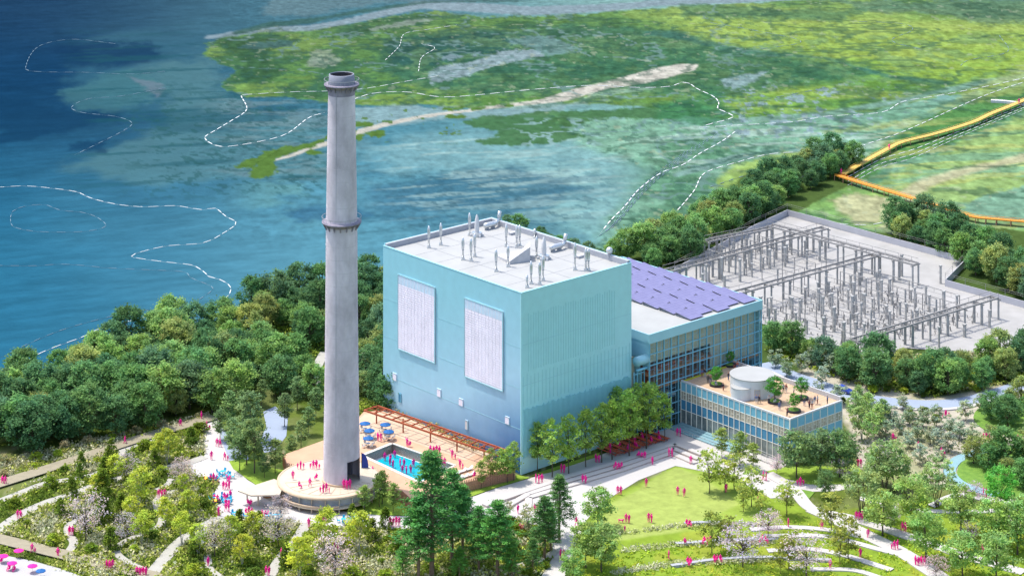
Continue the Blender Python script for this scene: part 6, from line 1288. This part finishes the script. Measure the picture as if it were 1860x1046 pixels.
for k in range(420):
    a, b = rng.uniform(109, 154), rng.uniform(-3, 39); h = rng.uniform(.3, 1.7); w_ = rng.uniform(.08, .3); p = F(a, b)
    f.bar(p, p + (rng.normal() * .2, rng.normal() * .2, h), w_)
    if k % 3 == 0: f.bar(p + (0, 0, h), p + (rng.normal(), rng.normal(), h), .06)
tag(f.build('yard_debris', M['steel']), 'litter of small rusty stubs and fittings on the gravel of the switch yard', 'debris', None, 'stuff')

# ================= DASHED MARKER LINES ON THE WATER AND MARSH =================
def dashes(pts, dl, gap, w_, label, z=.0, n=6, closed=False):  # overlaid contour dashes modelled as flat bars, joined by a thin strip
    w_ = max(w_ * .55, .13); mm = M['dash_faint'] if 'faint' in label or 'thin' in label or 'fine' in label else M['dash']
    W = [G(x, y) for x, y in smooth_line(pts, n)]; f = MB(); d_acc = 0; seg = [np.linalg.norm(W[i + 1] - W[i]) for i in range(len(W) - 1)]; L_ = sum(seg)
    def at_(s):
        i = 0
        while i < len(seg) - 1 and s > seg[i]: s -= seg[i]; i += 1
        return W[i] + (W[i + 1] - W[i]) * min(1, s / (seg[i] + 1e-9))
    for i in range(len(W) - 1): f.bar(W[i] + (0, 0, z + .02), W[i + 1] + (0, 0, z + .02), .02, .06)
    s = 0
    while s < L_ - dl: p, q = at_(s), at_(s + dl); f.bar(p + (0, 0, z + .06), q + (0, 0, z + .06), w_, .12); s += dl + gap * random.uniform(.85, 1.15)
    return tag(f.build('dashed_marker_line', mm), label, 'marker line', 'dashed white marker lines')
B1, B2 = (3.0, 1.9, .36), (2.2, 2.4, .16)
M['dash_faint'] = mat('faint_dash', (.16, .24, .29), .6)
dashes([(-10, 341), (45, 338), (100, 343), (140, 349), (165, 360), (210, 371), (260, 376), (318, 374), (365, 381), (390, 378), (410, 393), (429, 405), (410, 421), (370, 441), (310, 446), (270, 454), (238, 465), (270, 472), (310, 477), (350, 482), (372, 495), (380, 503), (400, 508), (418, 520), (416, 535), (398, 552), (385, 564), (330, 566), (295, 568), (240, 582), (180, 597), (150, 612), (100, 630), (60, 648), (30, 670), (-10, 690)], *B1, 'boldest dashed white line winding across the open water at left', -.05)
dashes([(-10, 482), (60, 483), (120, 480), (200, 487), (290, 491), (335, 494), (348, 505), (380, 518), (386, 526), (360, 545), (338, 556), (250, 565), (180, 580), (110, 600), (50, 625), (0, 650)], *B2, 'thin dashed line inside the bold one on the open water at left', -.05)
dashes([(22, 385), (40, 376), (80, 372), (110, 382), (150, 386), (178, 396), (192, 411), (160, 420), (110, 422), (60, 420), (25, 412), (19, 398), (22, 385)], 2.4, 2.2, .26, 'thin dashed oval loop at the left edge of the water', -.05)
for i, off in enumerate((0, 9, 18)): dashes([(90 + off * 3, 676 + off * .3), (150 + off * 2, 650 + off * .6), (190, 620 + off), (260, 596 + off * .8), (320, 577 + off * .7), (400, 575 + off * .4)], *B2, 'thin dashed line hugging the wooded shore, %s of three' % ('outermost', 'middle', 'innermost')[i], -.05)
dashes([(300, 130), (240, 135), (160, 132), (60, 130), (48, 118), (70, 85), (130, 72), (210, 80)], 3, 3, .3, 'faint dashed loop in the dark upper left water', -.05)
dashes([(300, 160), (220, 175), (160, 180), (130, 195), (150, 205), (210, 212), (240, 224), (220, 240), (170, 265), (135, 282)], 3, 3, .3, 'faint dashed curve round the pale shoal at upper left', -.05)
dashes([(438, 175), (448, 200), (420, 220), (390, 238), (372, 250), (385, 262), (410, 267), (470, 258), (520, 244), (560, 215), (590, 205)], 3.4, 2, .55, 'bold dashed hook beside the headland left of the chimney', .0)
dashes([(440, 173), (520, 168), (600, 166), (660, 162), (740, 148), (800, 138)], 3.6, 2.2, .45, 'dashed line crossing the green island behind the chimney top', .0)
dashes([(640, 182), (680, 170), (740, 168), (800, 177), (860, 174), (940, 166), (1010, 160), (1080, 156), (1160, 160), (1215, 158), (1245, 150), (1268, 163), (1296, 176), (1306, 188), (1304, 198), (1332, 213), (1290, 226), (1270, 232)], 3.8, 2.2, .6, 'bold dashed line following the sand spit to the right', .04)
dashes([(1270, 232), (1340, 228), (1440, 222), (1500, 212), (1600, 205), (1640, 185), (1700, 175), (1790, 158), (1870, 140)], 3.8, 2.2, .5, 'dashed line along the tidal creek to the right edge', .0)
dashes([(1335, 240), (1310, 258), (1270, 280), (1240, 300), (1200, 315), (1160, 345), (1135, 375), (1110, 400), (1090, 425)], 3.2, 2, .55, 'bold dashed curve sweeping down the shallows beside the cube', .0)
dashes([(1470, 276), (1400, 280), (1340, 295), (1280, 315), (1262, 345), (1240, 372), (1225, 388)], 3.2, 2, .5, 'dashed line down the creek mouth above the belt of trees', .0)
for i in range(5): dashes([(1300 - i * 14, 244 + i * 8), (1240 - i * 12, 292 + i * 6), (1190 - i * 12, 330 + i * 8), (1150 - i * 10, 372 + i * 10), (1120 - i * 10, 410 + i * 6)], 1.6, 3.2, .22, 'fine dotted tide line in the shallows, %s of five' % NTH[i if i else 0].replace('leftmost', 'rightmost'), .0)
for i, off in enumerate((0, 8, 15)): dashes([(1540, 322 + off), (1600, 290 + off), (1660, 272 + off), (1740, 240 + off * .7), (1870, 188 + off * .5)], 3.2, 2, .4 - i * .08, 'dashed line running below the ochre boardwalk, %s of three' % ('nearest', 'middle', 'farthest')[i], .03)
dashes([(1440, 330), (1500, 300), (1560, 268), (1640, 240), (1740, 195), (1800, 170), (1860, 150)], 3.2, 2, .45, 'dashed line running above the ochre boardwalk', .03)
dashes([(1440, 388), (1520, 406), (1580, 409), (1620, 401), (1660, 404), (1674, 416)], 3.2, 2, .45, 'dashed line along the rear of the yard wall', .03)
dashes([(1290, 340), (1360, 318), (1420, 310), (1475, 284)], 2, 3, .3, 'fine dotted line over the lime coloured marsh', .03)
dashes([(700, 110), (725, 85), (735, 62), (780, 54), (830, 46)], 3, 2.4, .35, 'short dashed curve on the far island left of the reed pool', .03)
dashes([(760, 130), (766, 105), (790, 88), (765, 80)], 3, 2.4, .4, 'pale dashed squiggle beside the reed pool', .03)
for i, pts in enumerate(([(1290, 42), (1360, 54), (1456, 76), (1380, 90)], [(1560, 40), (1640, 44), (1657, 56), (1620, 75), (1690, 94)], [(1745, 120), (1760, 110), (1830, 95), (1815, 65)], [(1500, 160), (1440, 172), (1390, 180)])): dashes(pts, 3.4, 4, .3, 'faint dashed line on the yellow green far marsh, %s' % ('the left one', 'the middle one', 'the right one', 'the lowest one')[i], .03)

# ================= LABELS: one per thing =================
from collections import defaultdict
D = defaultdict(list)
for o in bpy.data.objects:
    if o.parent is None and o.get('label'): D[o['label']].append(o)
ORD = ['leftmost', 'second from the left', 'third from the left', 'fourth from the left', 'fifth from the left', 'sixth from the left', 'seventh from the left', 'eighth from the left', 'ninth from the left', 'tenth from the left']
for lb, os_ in D.items():
    n = len(os_)
    if n < 2 or n > 30: continue
    key = {o: pix(o.location)[0] for o in os_}; os_.sort(key=lambda o: key[o])
    for i, o in enumerate(os_):
        if n == 2: q = ('left one of two', 'right one of two')[i]
        elif i < (n + 1) // 2 and i < 10: q = ORD[i]
        elif n - 1 - i < 10: q = ORD[n - 1 - i].replace('left', 'right') if i < n - 1 else 'rightmost'
        else: q = 'in the middle of its row'
        w_ = (lb + ', ' + q).split()
        o['label'] = ' '.join(w_) if len(w_) <= 16 else ' '.join(lb.split()[:16 - len(q.split())]).rstrip(',') + ', ' + q
for o in bpy.data.objects:
    if o.get('label'):
        w_ = o['label'].split()
        if len(w_) > 16: o['label'] = ' '.join(w_[:16])
# unused proto variants leave nothing behind at the origin
for vs, H in TREES.values():
    for root, used in vs:
        if not used:
            for ch in list(root.children): bpy.data.objects.remove(ch)
            bpy.data.objects.remove(root)
